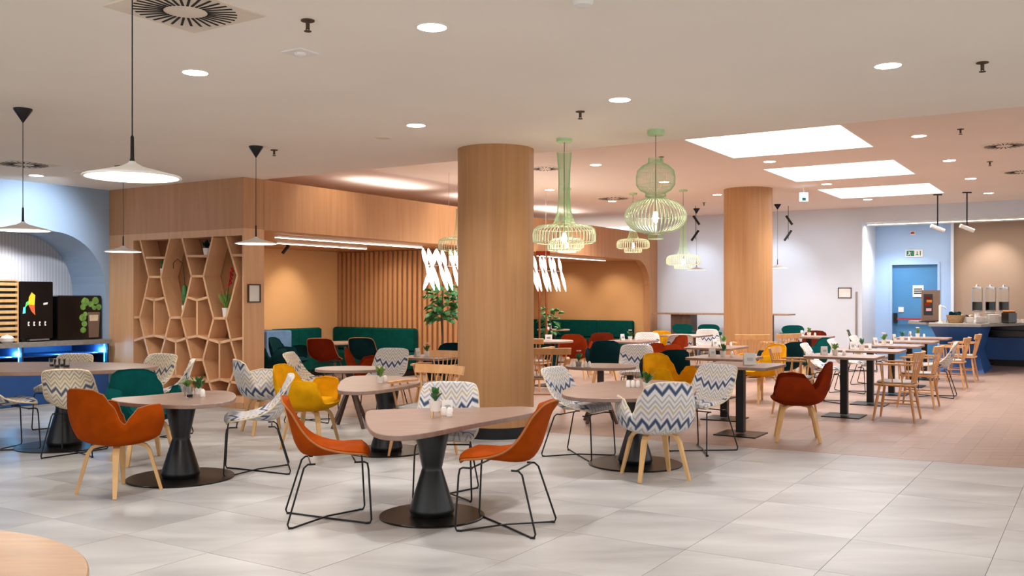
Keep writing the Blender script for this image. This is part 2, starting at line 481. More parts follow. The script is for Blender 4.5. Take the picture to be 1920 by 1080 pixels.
# ceilings (the near one low, the far one higher)
UE = .34
c = MB(); uvbox(c, -14, UE, -17, 2.95, H1, H2+.3); ceiling_low = struct('ceiling', c, M['ceil'])
def sky_rects():
    for k in range(3): yield (W(*uv_of((2.22+3.35*k*U.x, 12.16+3.35*k*U.y))))
SKY = [uv_of((2.22+3.35*k*U.x, 12.16+3.35*k*U.y)) for k in range(3)]     # far-left corner (u0, v1)
SU, SV = 1.95, 2.0
c = MB(); v1 = SKY[0][1]; v0 = v1-SV
uvbox(c, UE, 16, v1, 7, H2, H2+.3); uvbox(c, UE, 16, -17, v0, H2, H2+.3)
us = [UE]
for s_ in SKY: us += [s_[0], s_[0]+SU]
us.append(16)
for k in range(0, len(us), 2): uvbox(c, us[k], us[k+1], v0, v1, H2, H2+.3)
ceiling_high = struct('ceiling', c, M['ceil2'])
for k, s_ in enumerate(SKY):
    pos = ['nearest and largest', 'middle', 'farthest and smallest'][k]
    t = thing('ceiling_light_panel', f'{pos} of the three large square glowing ceiling light wells', 'ceiling light', W(s_[0]+SU/2, v0+SV/2, H2), UANG)
    MB().box((0, 0, .27), (SU, SV, .02)).build('diffuser', M['e_sky'], t)
    rs = MB()
    rs.box((-SU/2+.01, 0, .13), (.02, SV, .26)).box((SU/2-.01, 0, .13), (.02, SV, .26))
    rs.box((0, -SV/2+.01, .13), (SU-.04, .02, .26)).box((0, SV/2-.01, .13), (SU-.04, .02, .26))
    rs.build('reveal', M['white'], t)
    lp = lamp('panel_light', 'AREA', W(s_[0]+SU/2, v0+SV/2, H2+.2), 30, (1, .99, .99), size=SU-.1, sizey=SV-.1, aim=W(s_[0]+SU/2, v0+SV/2, 0))

# left blue wall with the arched alcove (plane v = 2.935, running towards the camera)
VB = 2.935
wl = MB(); uA = -.06; 
ztop = 2.44; rad = .85
prof = [(uA, 0)]
for k in range(13):
    a = k/12*pi/2; prof.append((uA-rad+rad*cos(a), ztop-rad+rad*sin(a)))
uL = -5.0
wv = []
def wall_strip(mb, pts_in, zt, v0, v1):
    # panel between the arch curve and the ceiling, thickness v0..v1
    for (a, b2) in zip(pts_in[:-1], pts_in[1:]):
        if abs(a[0]-b2[0]) < 1e-6: continue
        q = [(a[0], a[1]), (b2[0], b2[1]), (b2[0], zt), (a[0], zt)]
        vs = [W(p[0], v, p[1]) for v in (v0, v1) for p in q]
        mb.add(vs, [(0, 1, 2, 3), (7, 6, 5, 4), (0, 4, 5, 1), (2, 6, 7, 3), (1, 5, 6, 2), (3, 7, 4, 0)])
pts = prof[1:]+[(uL, ztop)]
wall_strip(wl, pts, H1, VB, VB+.85)
uvbox(wl, uA, .0, VB, VB+.85, 0, H1); uvbox(wl, -12, uL, VB, VB+.85, 0, H1)
struct('wall_left', wl, M['blue'])
al = MB(); uvbox(al, uL-.1, uA+.1, VB+.85, VB+.9, 0, H1); struct('wall_alcove', al, M['pin'])

# oak shelf wall (plane u = 0) around the honeycomb
TS0, TS1, ZS0, ZS1 = .03, 2.357, .16, 2.33
sw = MB()
ZP = 2.425
uvbox(sw, 0, .31, TS1, VB+.02, 0, ZP); uvbox(sw, 0, .31, TS0, TS1, ZS1, ZP); uvbox(sw, 0, .31, TS0, TS1, 0, ZS0)
uvbox(sw, 0, .31, 0, TS0, 0, ZP); uvbox(sw, .31, .36, 0, VB+.02, 0, ZP)
su = MB(); uvbox(su, .003, .36, .003, VB+.02, ZP, H1); struct('wall_shelf_upper', su, M['veneer'])
struct('wall_shelf', sw, M['veneer_lt'])
# facade of the niches (plane v = 0): header, end pier, divider
fc = MB()
uvbox(fc, .36, 13.7, 0, .16, 2.42, H1)
struct('wall_header', fc, M['veneer'])
pier = MB()
zt, rr, ue = 2.42, .75, 13.25
uvbox(pier, ue, 13.7, 0, .16, 0, 2.42)
pp = [(ue-rr+rr*sin(k/10*pi/2), zt-rr+rr*cos(k/10*pi/2)) for k in range(11)]
for a, b2 in zip(pp[:-1], pp[1:]):
    q = [(a[0], a[1]), (b2[0], b2[1]), (b2[0], zt), (a[0], zt)]
    vs = [W(p[0], v, p[1]) for v in (0, .16) for p in q]
    pier.add(vs, [(0, 1, 2, 3), (7, 6, 5, 4), (0, 4, 5, 1), (2, 6, 7, 3), (1, 5, 6, 2), (3, 7, 4, 0)])
struct('wall_pier', pier, M['veneer'])
nc = MB(); uvbox(nc, .36, 13.7, .16, 3.7, 2.42, 2.5); struct('ceiling_niche', nc, M['veneer'])
nb = MB(); uvbox(nb, .3, 13.7, 3.55, 3.65, 0, 2.42); struct('wall_niche', nb, M['beige'])
nd = MB(); uvbox(nd, 5.70, 5.82, .16, 3.55, 0, 2.42); struct('wall_divider', nd, M['veneer'])
ns = MB(); uvbox(ns, 13.3, 13.7, .16, 3.55, 0, 2.42); struct('wall_niche_end', ns, M['beige'])
wtop = MB(); uvbox(wtop, UE, 13.7, 3.6, 3.7, 2.5, H2); struct('wall_above', wtop, M['ceil2'])
# vertical battens on the divider
slat = None; wd = struct('wall_slats', uvbox(MB(), 5.66, 5.70, .2, 3.55, 0, 2.42), M['veneer2'])
nsl = 27; sp = 3.3/nsl
for k in range(nsl):
    vc = .25+sp*(k+.5)
    if slat is None:
        slat = MB().box((0, 0, 1.2), (.05, .066, 2.38), 0).build('batten', M['veneer'], wd, loc=W(5.635, vc, .01), rz=UANG)
    else:
        s2 = slat.copy(); COL.objects.link(s2); s2.location = W(5.635, vc, .01)

# far wall (plane u = 13.7) with the recess to the door
fw = MB(); uvbox(fw, 13.7, 13.9, -4.91, -.0, 0, H2); uvbox(fw, 13.7, 15.2, -5.05, -4.91, 0, 3.21)
struct('wall_far', fw, M['bluelt'])
lt = MB(); uvbox(lt, 13.7, 13.9, -17, -4.91, 3.21, H2); struct('wall_lintel', lt, M['bluelt'])
rb = MB(); dv0, dv1, dz = -6.46, -5.40, 2.29
uvbox(rb, 15.2, 15.4, dv1, -4.9, 0, 3.25); uvbox(rb, 15.2, 15.4, -6.75, dv0, 0, 3.25); uvbox(rb, 15.2, 15.4, dv0, dv1, dz, 3.25)
struct('wall_back', rb, M['alcove'])
tp = MB(); uvbox(tp, 15.15, 15.4, -17, -6.79, 0, 3.25); struct('wall_taupe', tp, M['taupe'])
tr = MB(); uvbox(tr, 15.05, 15.3, -6.79, -6.73, 0, 3.21); struct('trim_1', tr, M['bluelt'])
rc = MB(); uvbox(rc, 13.9, 15.4, -17, -4.95, 3.21, 3.3); struct('ceiling_recess', rc, M['white'])
# blue door
door = struct('door_1', uvbox(MB(), 15.25, 15.3, dv0+.02, dv1-.02, .01, dz-.02), M['door'])
fr = MB(); uvbox(fr, 15.17, 15.3, dv1-.03, dv1+.02, 0, dz+.04); uvbox(fr, 15.17, 15.3, dv0-.02, dv0+.03, 0, dz+.04); uvbox(fr, 15.17, 15.3, dv0+.03, dv1-.03, dz-.02, dz+.04)
fr.build('door_frame', M['alcove'], door)
pb = MB(); uvbox(pb, 15.16, 15.19, dv0+.15, dv1-.12, .96, 1.0); pb.build('panic_bar', M['red'], door)
for vv in (dv1-.1, dv0+.12):
    eb = MB(); uvbox(eb, 15.15, 15.25, vv-.04, vv+.04, .88, 1.12); eb.build('bar_bracket', M['black'], door)
sg = MB(); uvbox(sg, 15.235, 15.25, dv1-.72, dv1-.48, 1.5, 1.78); s0 = sg.build('door_sign', M['paper'], door)
for q in range(3):
    ln = MB(); uvbox(ln, 15.228, 15.235, dv1-.69, dv1-.51, 1.58+.05*q, 1.605+.05*q); ln.build('text_line', M['ink'], s0)
sg = MB(); uvbox(sg, 15.235, 15.25, dv1-.28, dv1-.16, 1.14, 1.26); sg.build('small_sign', M['paper'], door)

# baseboards
def baseboard(name, u0, u1, v0, v1, mat='veneer2'): struct(name, uvbox(MB(), u0, u1, v0, v1, 0, .08), M[mat])
baseboard('baseboard_far', 13.68, 13.7, -4.9, -.01, 'bluelt')
baseboard('baseboard_shelf', -.012, 0, 0, VB, 'veneer')
# corner guard
cg = MB(); uvbox(cg, 13.67, 13.7, -4.95, -4.91, .02, 1.62); tag(cg.build('corner_guard', M['steel']), 'thin grey metal strip guarding the pale blue wall corner', 'corner guard')

# columns
def column(px, Y, rad, ztop, label, name='column'):
    x = (px-960)/FPX*Y
    t = thing(name, label, 'column', (x, Y, 0))
    MB().lathe([(rad, .12), (rad, ztop)], 64).build('veneer_wrap', M['veneer2'], t, True)
    MB().lathe([(rad-.012, 0), (rad-.012, .12)], 64).build('plinth', M['black'], t, True)
    return t
column(929.5, 10.2, .415, H1, 'nearest and thickest round oak clad column with dark base')
column(1402.5, 17.75, .45, H2, 'round oak clad column standing in front of the pale blue wall')

# ================================================================ LIGHTS ON THE CEILING
def downlight(p, label, power=DOWN_P, col=NEUT):
    t = thing('downlight', label, 'ceiling light', p, 0, None)
    MB().lathe([(.088, -.004), (.098, -.004), (.098, 0), (.088, 0)], 28, cap=False).build('trim_ring', M['white'], t, True)
    MB().lathe([(0.0, -.003), (.086, -.003), (.086, 0)], 28).build('lens', M['e_down'], t)
    lamp('downlight_beam', 'SPOT', (p[0], p[1], p[2]-.03), power, col, .08, 130, .9)
dl_low = [(810, 51, 'largest round downlight near the top of the picture'), (366, 136, 'round downlight in front of the shelf wall, above the disc pendant'),
          (1665, 123, 'round downlight at the upper right on the low ceiling'), (1162, 187, 'round downlight left of the lantern pendant canopy'),
          (780, 235, 'round downlight left of the near column top'), (68, 329, 'round downlight close to the blue wall at the left')]
for px, py, lb in dl_low: downlight(CEI(px, py, H1), lb)
dl_high = [(1723, 255, 'nearest of the downlights right of the three light wells'), (1780, 301, 'second downlight right of the light wells'),
           (1820, 335, 'third downlight right of the light wells'), (1854, 362, 'fourth and farthest downlight right of the light wells'),
           (1117, 309, 'downlight between the near column and the lantern pendant'), (1443, 303, 'downlight between the first and second light wells'),
           (1550, 345, 'downlight left of the third light well corner'), (1627, 374, 'downlight just beyond the farthest light well'),
           (1148, 377, 'downlight beside the far ceiling vent'), (1031, 356, 'downlight just right of the near column top'),
           (1245, 341, 'downlight seen through the lantern pendant'), (1345, 365, 'downlight left of the far column top')]
for px, py, lb in dl_high: downlight(CEI(px, py, H2), lb, DOWN_P*1.7)
# the room goes on behind and beside the camera with the same downlights
for i in range(5):
    for j in range(4):
        p = W(-12.5+i*2.6, -14+j*3.9, H1)
        if p.y < 3.2 or abs(p.x/p.y) > .62:
            lamp('downlight_beam', 'SPOT', (p.x, p.y, H1-.03), DOWN_P*(.75 if p.x > 0 else 1.0), NEUT, .08, 130, .9)
# light washes in the niches and on the walls
for uu in (1.6, 4.2): lamp('wall_wash', 'SPOT', W(uu, 2.6, 2.35), 22, WARM, .04, 70, .9, aim=W(uu, 3.55, 1.35))
for vv in (1.0, 2.4): lamp('wall_wash', 'SPOT', W(12.3, vv, 2.35), 18, WARM, .04, 80, .9, aim=W(13.3, vv, 1.2))
lamp('slat_wash', 'SPOT', W(4.6, 1.9, 2.35), 14, WARM, .04, 95, .9, aim=W(5.7, 1.9, 1.0))
lamp('slat_wash', 'SPOT', W(7.5, 1.9, 2.35), 30, WARM, .04, 110, .9, aim=W(9.7, 2.2, 0))
for uu in (1.4, 4.4, 7.4, 10.4): lamp('cove_light', 'AREA', W(uu, 1.2, H1+.06), 7, (1, .92, .88), 1.8, aim=W(uu, .9, H2+1), sizey=.15)
for u_, v_ in ((12.4, -1.0), (12.3, -3.1)):
    lamp('spot_wash', 'SPOT', W(u_, v_, 3.1), 34, COOL, .05, 70, .9, aim=W(13.7, v_-.1, 2.0))
for v_ in (-.9, -2.1, -3.3, -4.4): lamp('wall_wash', 'SPOT', W(11.9, v_, 3.45), 17, COOL, .06, 105, .9, aim=W(13.7, v_, 1.5))  # row of spots without fittings, added to brighten the pale far wall
lamp('spot_wash', 'SPOT', W(14.3, -5.6, 3.15), 90, COOL, .05, 120, .9)
for v_ in (-7.6, -9.6): lamp('spot_wash', 'SPOT', W(14.2, v_, 2.95), 45, (1, .93, .85), .05, 75, .9, aim=W(15.15, v_, 2.0))
for u_ in (-1.3, -3.6): lamp('spot_wash', 'SPOT', W(u_, 1.6, 2.95), 75, COOL, .05, 90, .9, aim=W(u_, 2.935, 2.3))
for u_ in (-1.2, -3.2): lamp('spot_wash', 'SPOT', W(u_, 3.2, 2.4), 34, (.95, .95, 1), .05, 110, .9, aim=W(u_, 3.7, 1.2))
for u_ in (1.6, 4.6): lamp('fascia_wash', 'SPOT', W(u_, -1.1, 3.5), 24, WARM, .05, 80, .9, aim=W(u_, 0, 2.7))

def disc_pendant(p, zl, Hc, label):
    # flat white cone with a glowing underside, cable and black conical canopy
    t = thing('disc_pendant', label, 'pendant lamp', (p[0], p[1], zl), 0)
    r = .222
    MB().lathe([(r, .0), (r-.004, .006), (.14, .026), (.05, .05), (.018, .068), (.014, .075)], 48).build('shade', M['white'], t, True)
    MB().lathe([(0, -.002), (r-.012, -.002), (r-.012, .0)], 48).build('diffuser', M['e_pend'], t)
    MB().lathe([(r-.012, -.003), (r+.001, -.003), (r+.001, .002), (r-.012, .002)], 48, cap=False).build('rim', M['white'], t, True)
    MB().lathe([(.014, .07), (.009, .09), (.008, .19), (.003, .2)], 12).build('stem', M['black'], t, True)
    MB().tube([(0, 0, .19), (0, 0, Hc-zl-.1)], .003, 6).build('cable', M['black'], t)
    MB().lathe([(.004, Hc-zl-.12), (.075, Hc-zl-.012), (.075, Hc-zl)], 24).build('canopy', M['black'], t, True)
    lamp('pendant_light', 'AREA', (p[0], p[1], zl-.02), 9, (1, .93, .84), .4, aim=(p[0], p[1], 0))
def atz(px, py, z): Y = (z-CH)*FPX/(HZ-py); return ((px-960)/FPX*Y, Y)
disc_pendant(atz(248, 332, 2.07), 2.07, H1, 'largest white disc pendant hanging nearest on a long black cord')
disc_pendant(atz(43, 432, 2.07), 2.07, H1, 'white disc pendant at the left edge in front of the blue wall')
disc_pendant(atz(231, 472, 2.07), 2.07, H1, 'white disc pendant just left of the honeycomb shelf')
disc_pendant(atz(480, 457, 2.07), 2.07, H1, 'white disc pendant at the right end of the honeycomb shelf')
disc_pendant((5.86, 20.6), 2.14, H2, 'small far white disc pendant right of the far column')
disc_pendant((4.27, 21.6), 2.13, H2, 'small far white disc pendant left of the far column')

def ribs(t, prof, n, mat, w=.004, r=.0022, name='rib'):
    first = None
    for k in range(n):
        if first is None:
            first = MB().tube([(a, 0, z) for a, z in prof], r, 5).build(name, mat, t, True)
        else:
            s2 = first.copy(); COL.objects.link(s2); s2.rotation_euler.z = 2*pi*k/n
def fine_cage(t, prof, n, mat, name):
    mb = MB()
    for k in range(n):
        a = 2*pi*k/n; mb.tube([(x*cos(a), x*sin(a), z) for x, z in prof], .0013, 4)
    for x, z in prof[::2]: mb.tube([(x*cos(a*pi/16), x*sin(a*pi/16), z) for a in range(32)], .0013, 4, True)
    o = mb.build(name, mat, t); o['kind'] = 'stuff'
def hoops(t, lst, mat):
    for x, z, r in lst: MB().tube([(x*cos(a*pi/24), x*sin(a*pi/24), z) for a in range(48)], r, 6, True).build('ring', mat, t, True)
def trumpet_pendant(x, y, z0, Hc, label, power=14, fine=70, tube_h=.92, R=.318):
    # z0: underside of the ribbed drum
    t = thing('ribbed_pendant', label, 'pendant lamp', (x, y, z0), 0)
    drum = [(R-.03, .0), (R, .015), (R+.002, .09), (R-.01, .14), (R-.05, .17), (R-.14, .185)]
    ribs(t, drum, 46, M['greenlt'], r=.0045)
    hoops(t, [(R-.03, 0, .004), (R-.14, .185, .004), (R-.01, .14, .003)], M['greenlt'])
    pr = [(.13, .18), (.10, .22), (.072, .32), (.06, .45), (.058, .6)]
    if tube_h > .7: pr += [(.062, .75), (.075, tube_h)]
    fine_cage(t, pr, fine, M['green'], 'trumpet_neck')
    lo = [(R*.52, -.075), (R*.54, -.06), (R*.54, -.01), (R*.5, 0)]
    ribs(t, lo, 30, M['greenlt'], r=.004, name='lower_rib'); hoops(t, [(R*.52, -.075, .004)], M['greenlt'])
    MB().lathe([(0, -.0), (.02, .012), (.03, .04), (.022, .07), (.014, .1), (0, .105)], 16).build('bulb', M['e_bulb'], t, True)
    MB().tube([(0, 0, .1), (0, 0, Hc-z0-.03)], .004, 6).build('cable', M['stem'], t)
    MB().lathe([(.075, Hc-z0-.035), (.08, Hc-z0-.03), (.08, Hc-z0)], 28).build('canopy', M['green'], t, True)
    lamp('bulb_light', 'POINT', (x, y, z0+.05), power, (1, .86, .62), .03)
p = atz(1058, 455, 2.05); trumpet_pendant(.532, 9.5, 2.05, H1, 'big green ribbed pendant with a long trumpet neck right of the near column', 26)
trumpet_pendant((1063-960)/FPX*17.6, 17.6, 2.42, H2, 'farther ribbed pendant mostly behind the big trumpet pendant', 9, 40, .65)
trumpet_pendant((1187-960)/FPX*18.4, 18.4, 2.46, H2, 'small ribbed pendant below left of the lantern pendant', 10, 40, .6)
trumpet_pendant((1281-960)/FPX*17.85, 17.85, 2.12, H2, 'small green ribbed pendant with long neck left of the far column', 10, 40, .92)
trumpet_pendant((863-960)/FPX*13.6, 13.6, 2.18, H2, 'ribbed pendant half hidden behind the left side of the near column', 9, 40, .6)
# lantern pendant
t = thing('lantern_pendant', 'green ribbed lantern pendant, urn above a wide glowing ellipsoid', 'pendant lamp', (1.385, 9.0, 2.06), 0)
ell = [(.06, .05)]
for k in range(1, 12):
    a = -pi/2+pi*k/12; ell.append((max(.06, .295*cos(a)**.8), .22+.17*sin(a)))
ell.append((.06, .39))
ribs(t, ell, 46, M['greenlt'], r=.005)
hoops(t, [(.295, .22, .002), (.065, .05, .004), (.07, .0, .004)], M['greenlt'])
fine_cage(t, [(.07, .0), (.075, .02), (.07, .05)], 40, M['green'], 'lower_collar')
fine_cage(t, [(.06, .39), (.10, .41), (.095, .44), (.15, .47), (.185, .52), (.187, .6), (.175, .66), (.12, .71), (.075, .73), (.07, .78)], 90, M['green'], 'urn_cage')
MB().lathe([(0, .15), (.02, .165), (.032, .2), (.022, .24), (.014, .26), (0, .265)], 16).build('bulb', M['e_bulb'], t, True)
MB().tube([(0, 0, .26), (0, 0, H1-2.09)], .003, 6).build('cable', M['stem'], t)
MB().lathe([(.075, H1-2.06-.05), (.08, H1-2.06-.045), (.08, H1-2.06)], 28).build('canopy', M['green'], t, True)
lamp('bulb_light', 'POINT', (1.385, 9.0, 2.27), 48, (1, .88, .66), .012)

# glowing blade chandelier along the facade
vb = -.6; ua, _ = on_v(800, vb); ub, _ = on_v(1052, vb)
t = thing('blade_chandelier', 'long chandelier of white glowing crossed blades behind the near column', 'chandelier', W((ua+ub)/2, vb, 2.01), UANG)
L = ub-ua
MB().tube([(-L/2-.05, 0, 0), (L/2+.05, 0, 0)], .008, 6).build('rod', M['steel'], t)
for xx in (-L/2+.6, L/2-.6): MB().tube([(xx, 0, 0), (xx, 0, H2-2.01)], .003, 5).build('cable', M['steel'], t)
def blade_mb(x0, x1, h):
    mb = MB(); n = 7; vs = []
    for i in range(n+1):
        q = i/n; wdt = .062*sin(pi*min(1, .1+q*.88))**.7+.004
        cx, cz = x0+(x1-x0)*q, h*q
        for a, b2 in ((-1, 0), (0, .3), (1, 0), (0, -.3)): vs.append((cx+a*wdt, b2*wdt, cz))
    fs = [(3, 2, 1, 0), tuple(n*4+k for k in range(4))]
    for i in range(n):
        for k in range(4): fs.append((i*4+k, i*4+(k+1) % 4, (i+1)*4+(k+1) % 4, (i+1)*4+k))
    return mb.add(vs, fs)
nb_ = 25
dn = up_ = None
for k in range(nb_):
    xx = -L/2+L*k/(nb_-1)
    if dn is None:
        dn = blade_mb(0, .20, -.40).build('blade', M['e_blade'], t, loc=(xx, 0, 0)); up_ = blade_mb(0, -.10, .27).build('blade', M['e_blade'], t, loc=(xx, 0, 0))
        b3 = blade_mb(0.12, -.12, -.40).build('blade', M['e_blade'], t, loc=(xx, -.03, 0)); b4 = blade_mb(.12, .22, .27).build('blade', M['e_blade'], t, loc=(xx, -.03, 0))
    else:
        for q in (dn, up_):
            s2 = q.copy(); COL.objects.link(s2); s2.location = (xx, (k % 2)*.03, 0)
for k in (1, 2, 3): lamp('chandelier_light', 'POINT', W(ua+L*k/4, vb-.15, 2.0), 9, (1, .95, .88), .25)

# linear lights in the niches
def line_light(a, b2, label, power):
    a, b2 = Vector(a), Vector(b2); d = b2-a; t = thing('linear_light', label, 'linear light', (a+b2)/2, math.atan2(d.y, d.x))
    MB().box((0, 0, 0), (d.length, .06, .03)).build('housing', M['white'], t); MB().box((0, 0, -.018), (d.length-.01, .05, .01)).build('diffuser', M['e_line'], t)
    lamp('linear_beam', 'AREA', (a+b2)/2-Vector((0, 0, .04)), power, WARM, d.length, sizey=.05, aim=(a+b2)/2-Vector((0, 0, 1))).rotation_euler = (0, 0, math.atan2(d.y, d.x))
zl = 2.40
def onl(px, v): u_, _ = on_v(px, v); return W(u_, v, zl)
line_light(onl(517, .62), onl(790, .62), 'long linear ceiling light nearest the front of the left niche', 26)
line_light(onl(518, 1.75), onl(686, 1.75), 'shorter linear ceiling light behind the long one in the left niche', 16)
line_light(onl(1008, .55), onl(1134, .55), 'linear ceiling light in the right niche behind the far pendants', 26)
t = thing('spotlight', 'small black cylinder spotlight on the left niche ceiling', 'spotlight', W(3.0, 2.3, 2.42), UANG)
MB().tube([(0, 0, 0), (0, 0, -.05)], .01, 8).build('bracket', M['black'], t)
MB().tube([(.02, -.03, -.02), (-.04, .06, -.16)], .028, 12).build('head', M['black'], t, True)

# rod spotlights over the bar, articulated spots by the far wall
def rod_spot(px, py0, py1, Y, label, head='white', ang=.5):
    x = (px-960)/FPX*Y; z0 = H2; z1 = zz(py1, Y)
    t = thing('rod_spotlight', label, 'spotlight', (x, Y, z0))
    MB().box((0, 0, -.012), (.16, .05, .024)).build('mount', M['black'], t)
    MB().tube([(0, 0, 0), (0, 0, z1-z0)], .014, 8).build('rod', M['black'], t, True)
    MB().tube([(-.13, 0, z1-z0+.03), (.13, 0, z1-z0-.07)], .04, 12).build('head', M[head], t, True)
rod_spot(1758, 367, 426, 18.6, 'left one of two black rods with white spot heads above the bar')
rod_spot(1813, 367, 426, 18.2, 'right one of two black rods with white spot heads above the bar')
for px, Y, lb in ((1478, 21.0, 'articulated black stick spotlight right of the far column'), (1304, 21.0, 'articulated black stick spotlight left of the far column')):
    x = (px-960)/FPX*Y
    t = thing('stick_spotlight', lb, 'spotlight', (x, Y, H2))
    MB().tube([(0, 0, 0), (0, 0, -.75)], .006, 6).build('rod', M['black'], t)
    MB().tube([(-.05, 0, -.22), (.09, 0, -.42)], .026, 10).build('head', M['black'], t, True)
    MB().tube([(.07, 0, -.55), (-.09, 0, -.78)], .026, 10).build('head', M['black'], t, True)
# light strip and downlights on the recess lintel
t = line_light(W(14.02, -5.1, 3.185), W(14.02, -10.5, 3.185), 'thin white light line under the lintel over the blue door and bar', 20)

# ceiling fittings
def vent(p, label, s=.6, slits=30, rz=0, plate=True):
    t = thing('ceiling_vent', label, 'air vent', p, rz)
    if plate: MB().box((0, 0, -.003), (s, s, .006)).build('face_plate', M['sensor'], t)
    first = None; ri, ro = s*.19, s*.45
    for k in range(slits):
        if first is None: first = MB().box(((ri+ro)/2, 0, -.008), (ro-ri, .013*s/.6, .003)).build('slit', M['slit'], t)
        else: q = first.copy(); COL.objects.link(q)
        a = 2*pi*k/slits
        (first if k == 0 else q).rotation_euler.z = a
    return t
vent(CEI(348, 20, H1), 'large square swirl air vent with radial black slits at the top left', .62, 32, UANG)
vent(CEI(45, 308, H1), 'square swirl air vent near the blue wall at the left', .6, 24, UANG)
vent(CEI(1883, 273, H2), 'round-slotted air vent at the right edge, nearer one', .55, 24, UANG)
vent(CEI(1915, 322, H2), 'round-slotted air vent at the right edge, farther one', .55, 24, UANG)
vent(CEI(1150, 372, H2), 'far air vent on the high ceiling left of the lantern pendant', .7, 20, UANG)
vent(CEI(1022, 316, H2), 'air vent partly hidden by the trumpet pendant neck', .5, 20, UANG)
def sprinkler(p, label):
    t = thing('sprinkler', label, 'sprinkler', p)
    MB().lathe([(.012, -.05), (.012, -.01), (.04, -.006), (.04, 0)], 16).build('body', M['stem'], t, True)
    MB().lathe([(0, -.066), (.022, -.066), (.022, -.062), (0, -.06)], 12).build('deflector', M['stem'], t)
    MB().tube([(-.012, 0, -.05), (0, 0, -.064), (.012, 0, -.05)], .003, 5).build('frame', M['stem'], t)
for px, py, H, lb in ((577, 38, H1, 'sprinkler beside the large swirl vent'), (1088, 209, H1, 'sprinkler between the near column and the lantern canopy'),
                      (1842, 117, H1, 'sprinkler at the upper right on the low ceiling'), (514, 281, H1, 'sprinkler above the right end of the shelf wall'),
                      (1801, 242, H2, 'sprinkler between the light wells and the right vents'), (1240, 294, H2, 'sprinkler right beside the lantern pendant top'),
                      (1856, 303, H2, 'sprinkler left of the farther right vent'), (1320, 380, H2, 'sprinkler left of the far column top')):
    sprinkler(CEI(px, py, H), lb)
for px, py, lb in ((718, 257, 'round flat ceiling speaker plate left of the near column'), (152, 321, 'round flat ceiling plate near the left vent'), (228, 312, 'small dark round ceiling sensor above the nearest disc pendant')):
    q = CEI(px, py, H1); o = MB().lathe([(0, -.012), (.07, -.012), (.085, 0)], 24).build('ceiling_speaker', M['sensor' if px != 228 else 'stem'], None, True, q); tag(o, lb, 'ceiling fitting')
t = thing('motion_sensor', 'square ceiling sensor plate below the sprinkler at the top left', 'sensor', CEI(563, 98, H1), UANG)
MB().box((0, 0, -.004), (.17, .17, .008)).build('plate', M['white'], t); MB().lathe([(0, -.03), (.03, -.022), (.04, -.008)], 20).build('dome', M['white'], t, True)
t = thing('motion_sensor', 'white ceiling sensor cut off by the top edge of the picture', 'sensor', CEI(1093, 0, H1), 0)
MB().lathe([(0, -.04), (.05, -.032), (.06, 0)], 20).build('dome', M['white'], t, True)
p = CEI(1507, 349, H2)
t = thing('exit_sign', 'pale glowing exit sign box hanging below the second light well', 'sign', p)
MB().box((0, 0, -.20), (.15, .03, .16)).build('lit_box', M['e_exit'], t); MB().box((-.0, -.017, -.24), (.07, .004, .06)).build('pictogram', M['exitgreen'], t)
MB().tube([(0, 0, 0), (0, 0, -.13)], .006, 6).build('rod', M['white'], t)

# ================================================================ HONEYCOMB SHELF
shelf = thing('honeycomb_shelf', 'tall built-in oak shelf with honeycomb cells and slanted partitions', 'shelf', W(0, 0, 0), VANG)
def S(zx, zy):                           # a point of the shelf front: distance along the wall and height
    px, py = 240+zx/3.375, 420+zy/3.375; v, Y = on_u(px, 0); return v, zz(py, Y)
SEG = [((75, 100), (130, 335)), ((262, 95), (205, 335)), ((112, 213), (232, 213)), ((130, 335), (205, 335)),
 ((130, 335), (103, 465)), ((103, 465), (72, 590)), ((205, 335), (232, 465)), ((232, 465), (265, 592)), ((103, 465), (163, 483)), ((163, 483), (232, 465)), ((163, 483), (163, 706)),
 ((38, 590), (72, 590)), ((72, 590), (100, 716)), ((38, 738), (100, 716)), ((100, 716), (163, 706)), ((163, 706), (234, 722)), ((100, 716), (130, 835)),
 ((234, 722), (300, 745)), ((300, 745), (367, 722)), ((367, 722), (435, 708)), ((435, 708), (505, 728)), ((505, 728), (577, 752)), ((577, 752), (648, 735)), ((648, 735), (722, 722)),
 ((265, 592), (234, 722)), ((265, 592), (335, 592)), ((335, 592), (367, 722)), ((234, 722), (202, 838)), ((367, 722), (400, 860)), ((300, 745), (300, 963)),
 ((340, 92), (400, 330)), ((533, 85), (475, 330)), ((374, 203), (505, 203)), ((400, 330), (475, 330)), ((400, 330), (370, 463)), ((370, 463), (335, 592)), ((475, 330), (505, 463)), ((505, 463), (540, 597)),
 ((370, 463), (435, 482)), ((435, 482), (505, 463)), ((435, 482), (435, 708)), ((618, 82), (690, 325)), ((690, 325), (655, 470)), ((655, 470), (618, 597)), ((655, 197), (722, 197)),
 ((540, 597), (618, 597)), ((540, 597), (505, 728)), ((618, 597), (648, 735)), ((505, 728), (472, 860)), ((400, 860), (472, 860)), ((577, 752), (577, 982)), ((648, 735), (688, 877)), ((688, 877), (722, 877)),
 ((130, 838), (202, 838)), ((130, 838), (100, 970)), ((202, 838), (236, 975)), ((236, 975), (300, 962)), ((300, 962), (368, 975)), ((100, 970), (38, 960)), ((100, 970), (165, 985)), ((165, 985), (236, 975)),
 ((400, 860), (368, 975)), ((472, 860), (510, 998)), ((510, 998), (577, 982)), ((577, 982), (645, 1000)), ((688, 877), (645, 1000)), ((368, 975), (395, 1095)), ((510, 998), (535, 1095)), ((645, 1000), (618, 1095)), ((236, 975), (210, 1095)), ((435, 990), (435, 1095)), ((368, 975), (435, 990)), ((435, 990), (510, 998)), ((100, 970), (128, 1095)), ((645, 1000), (722, 1010))]
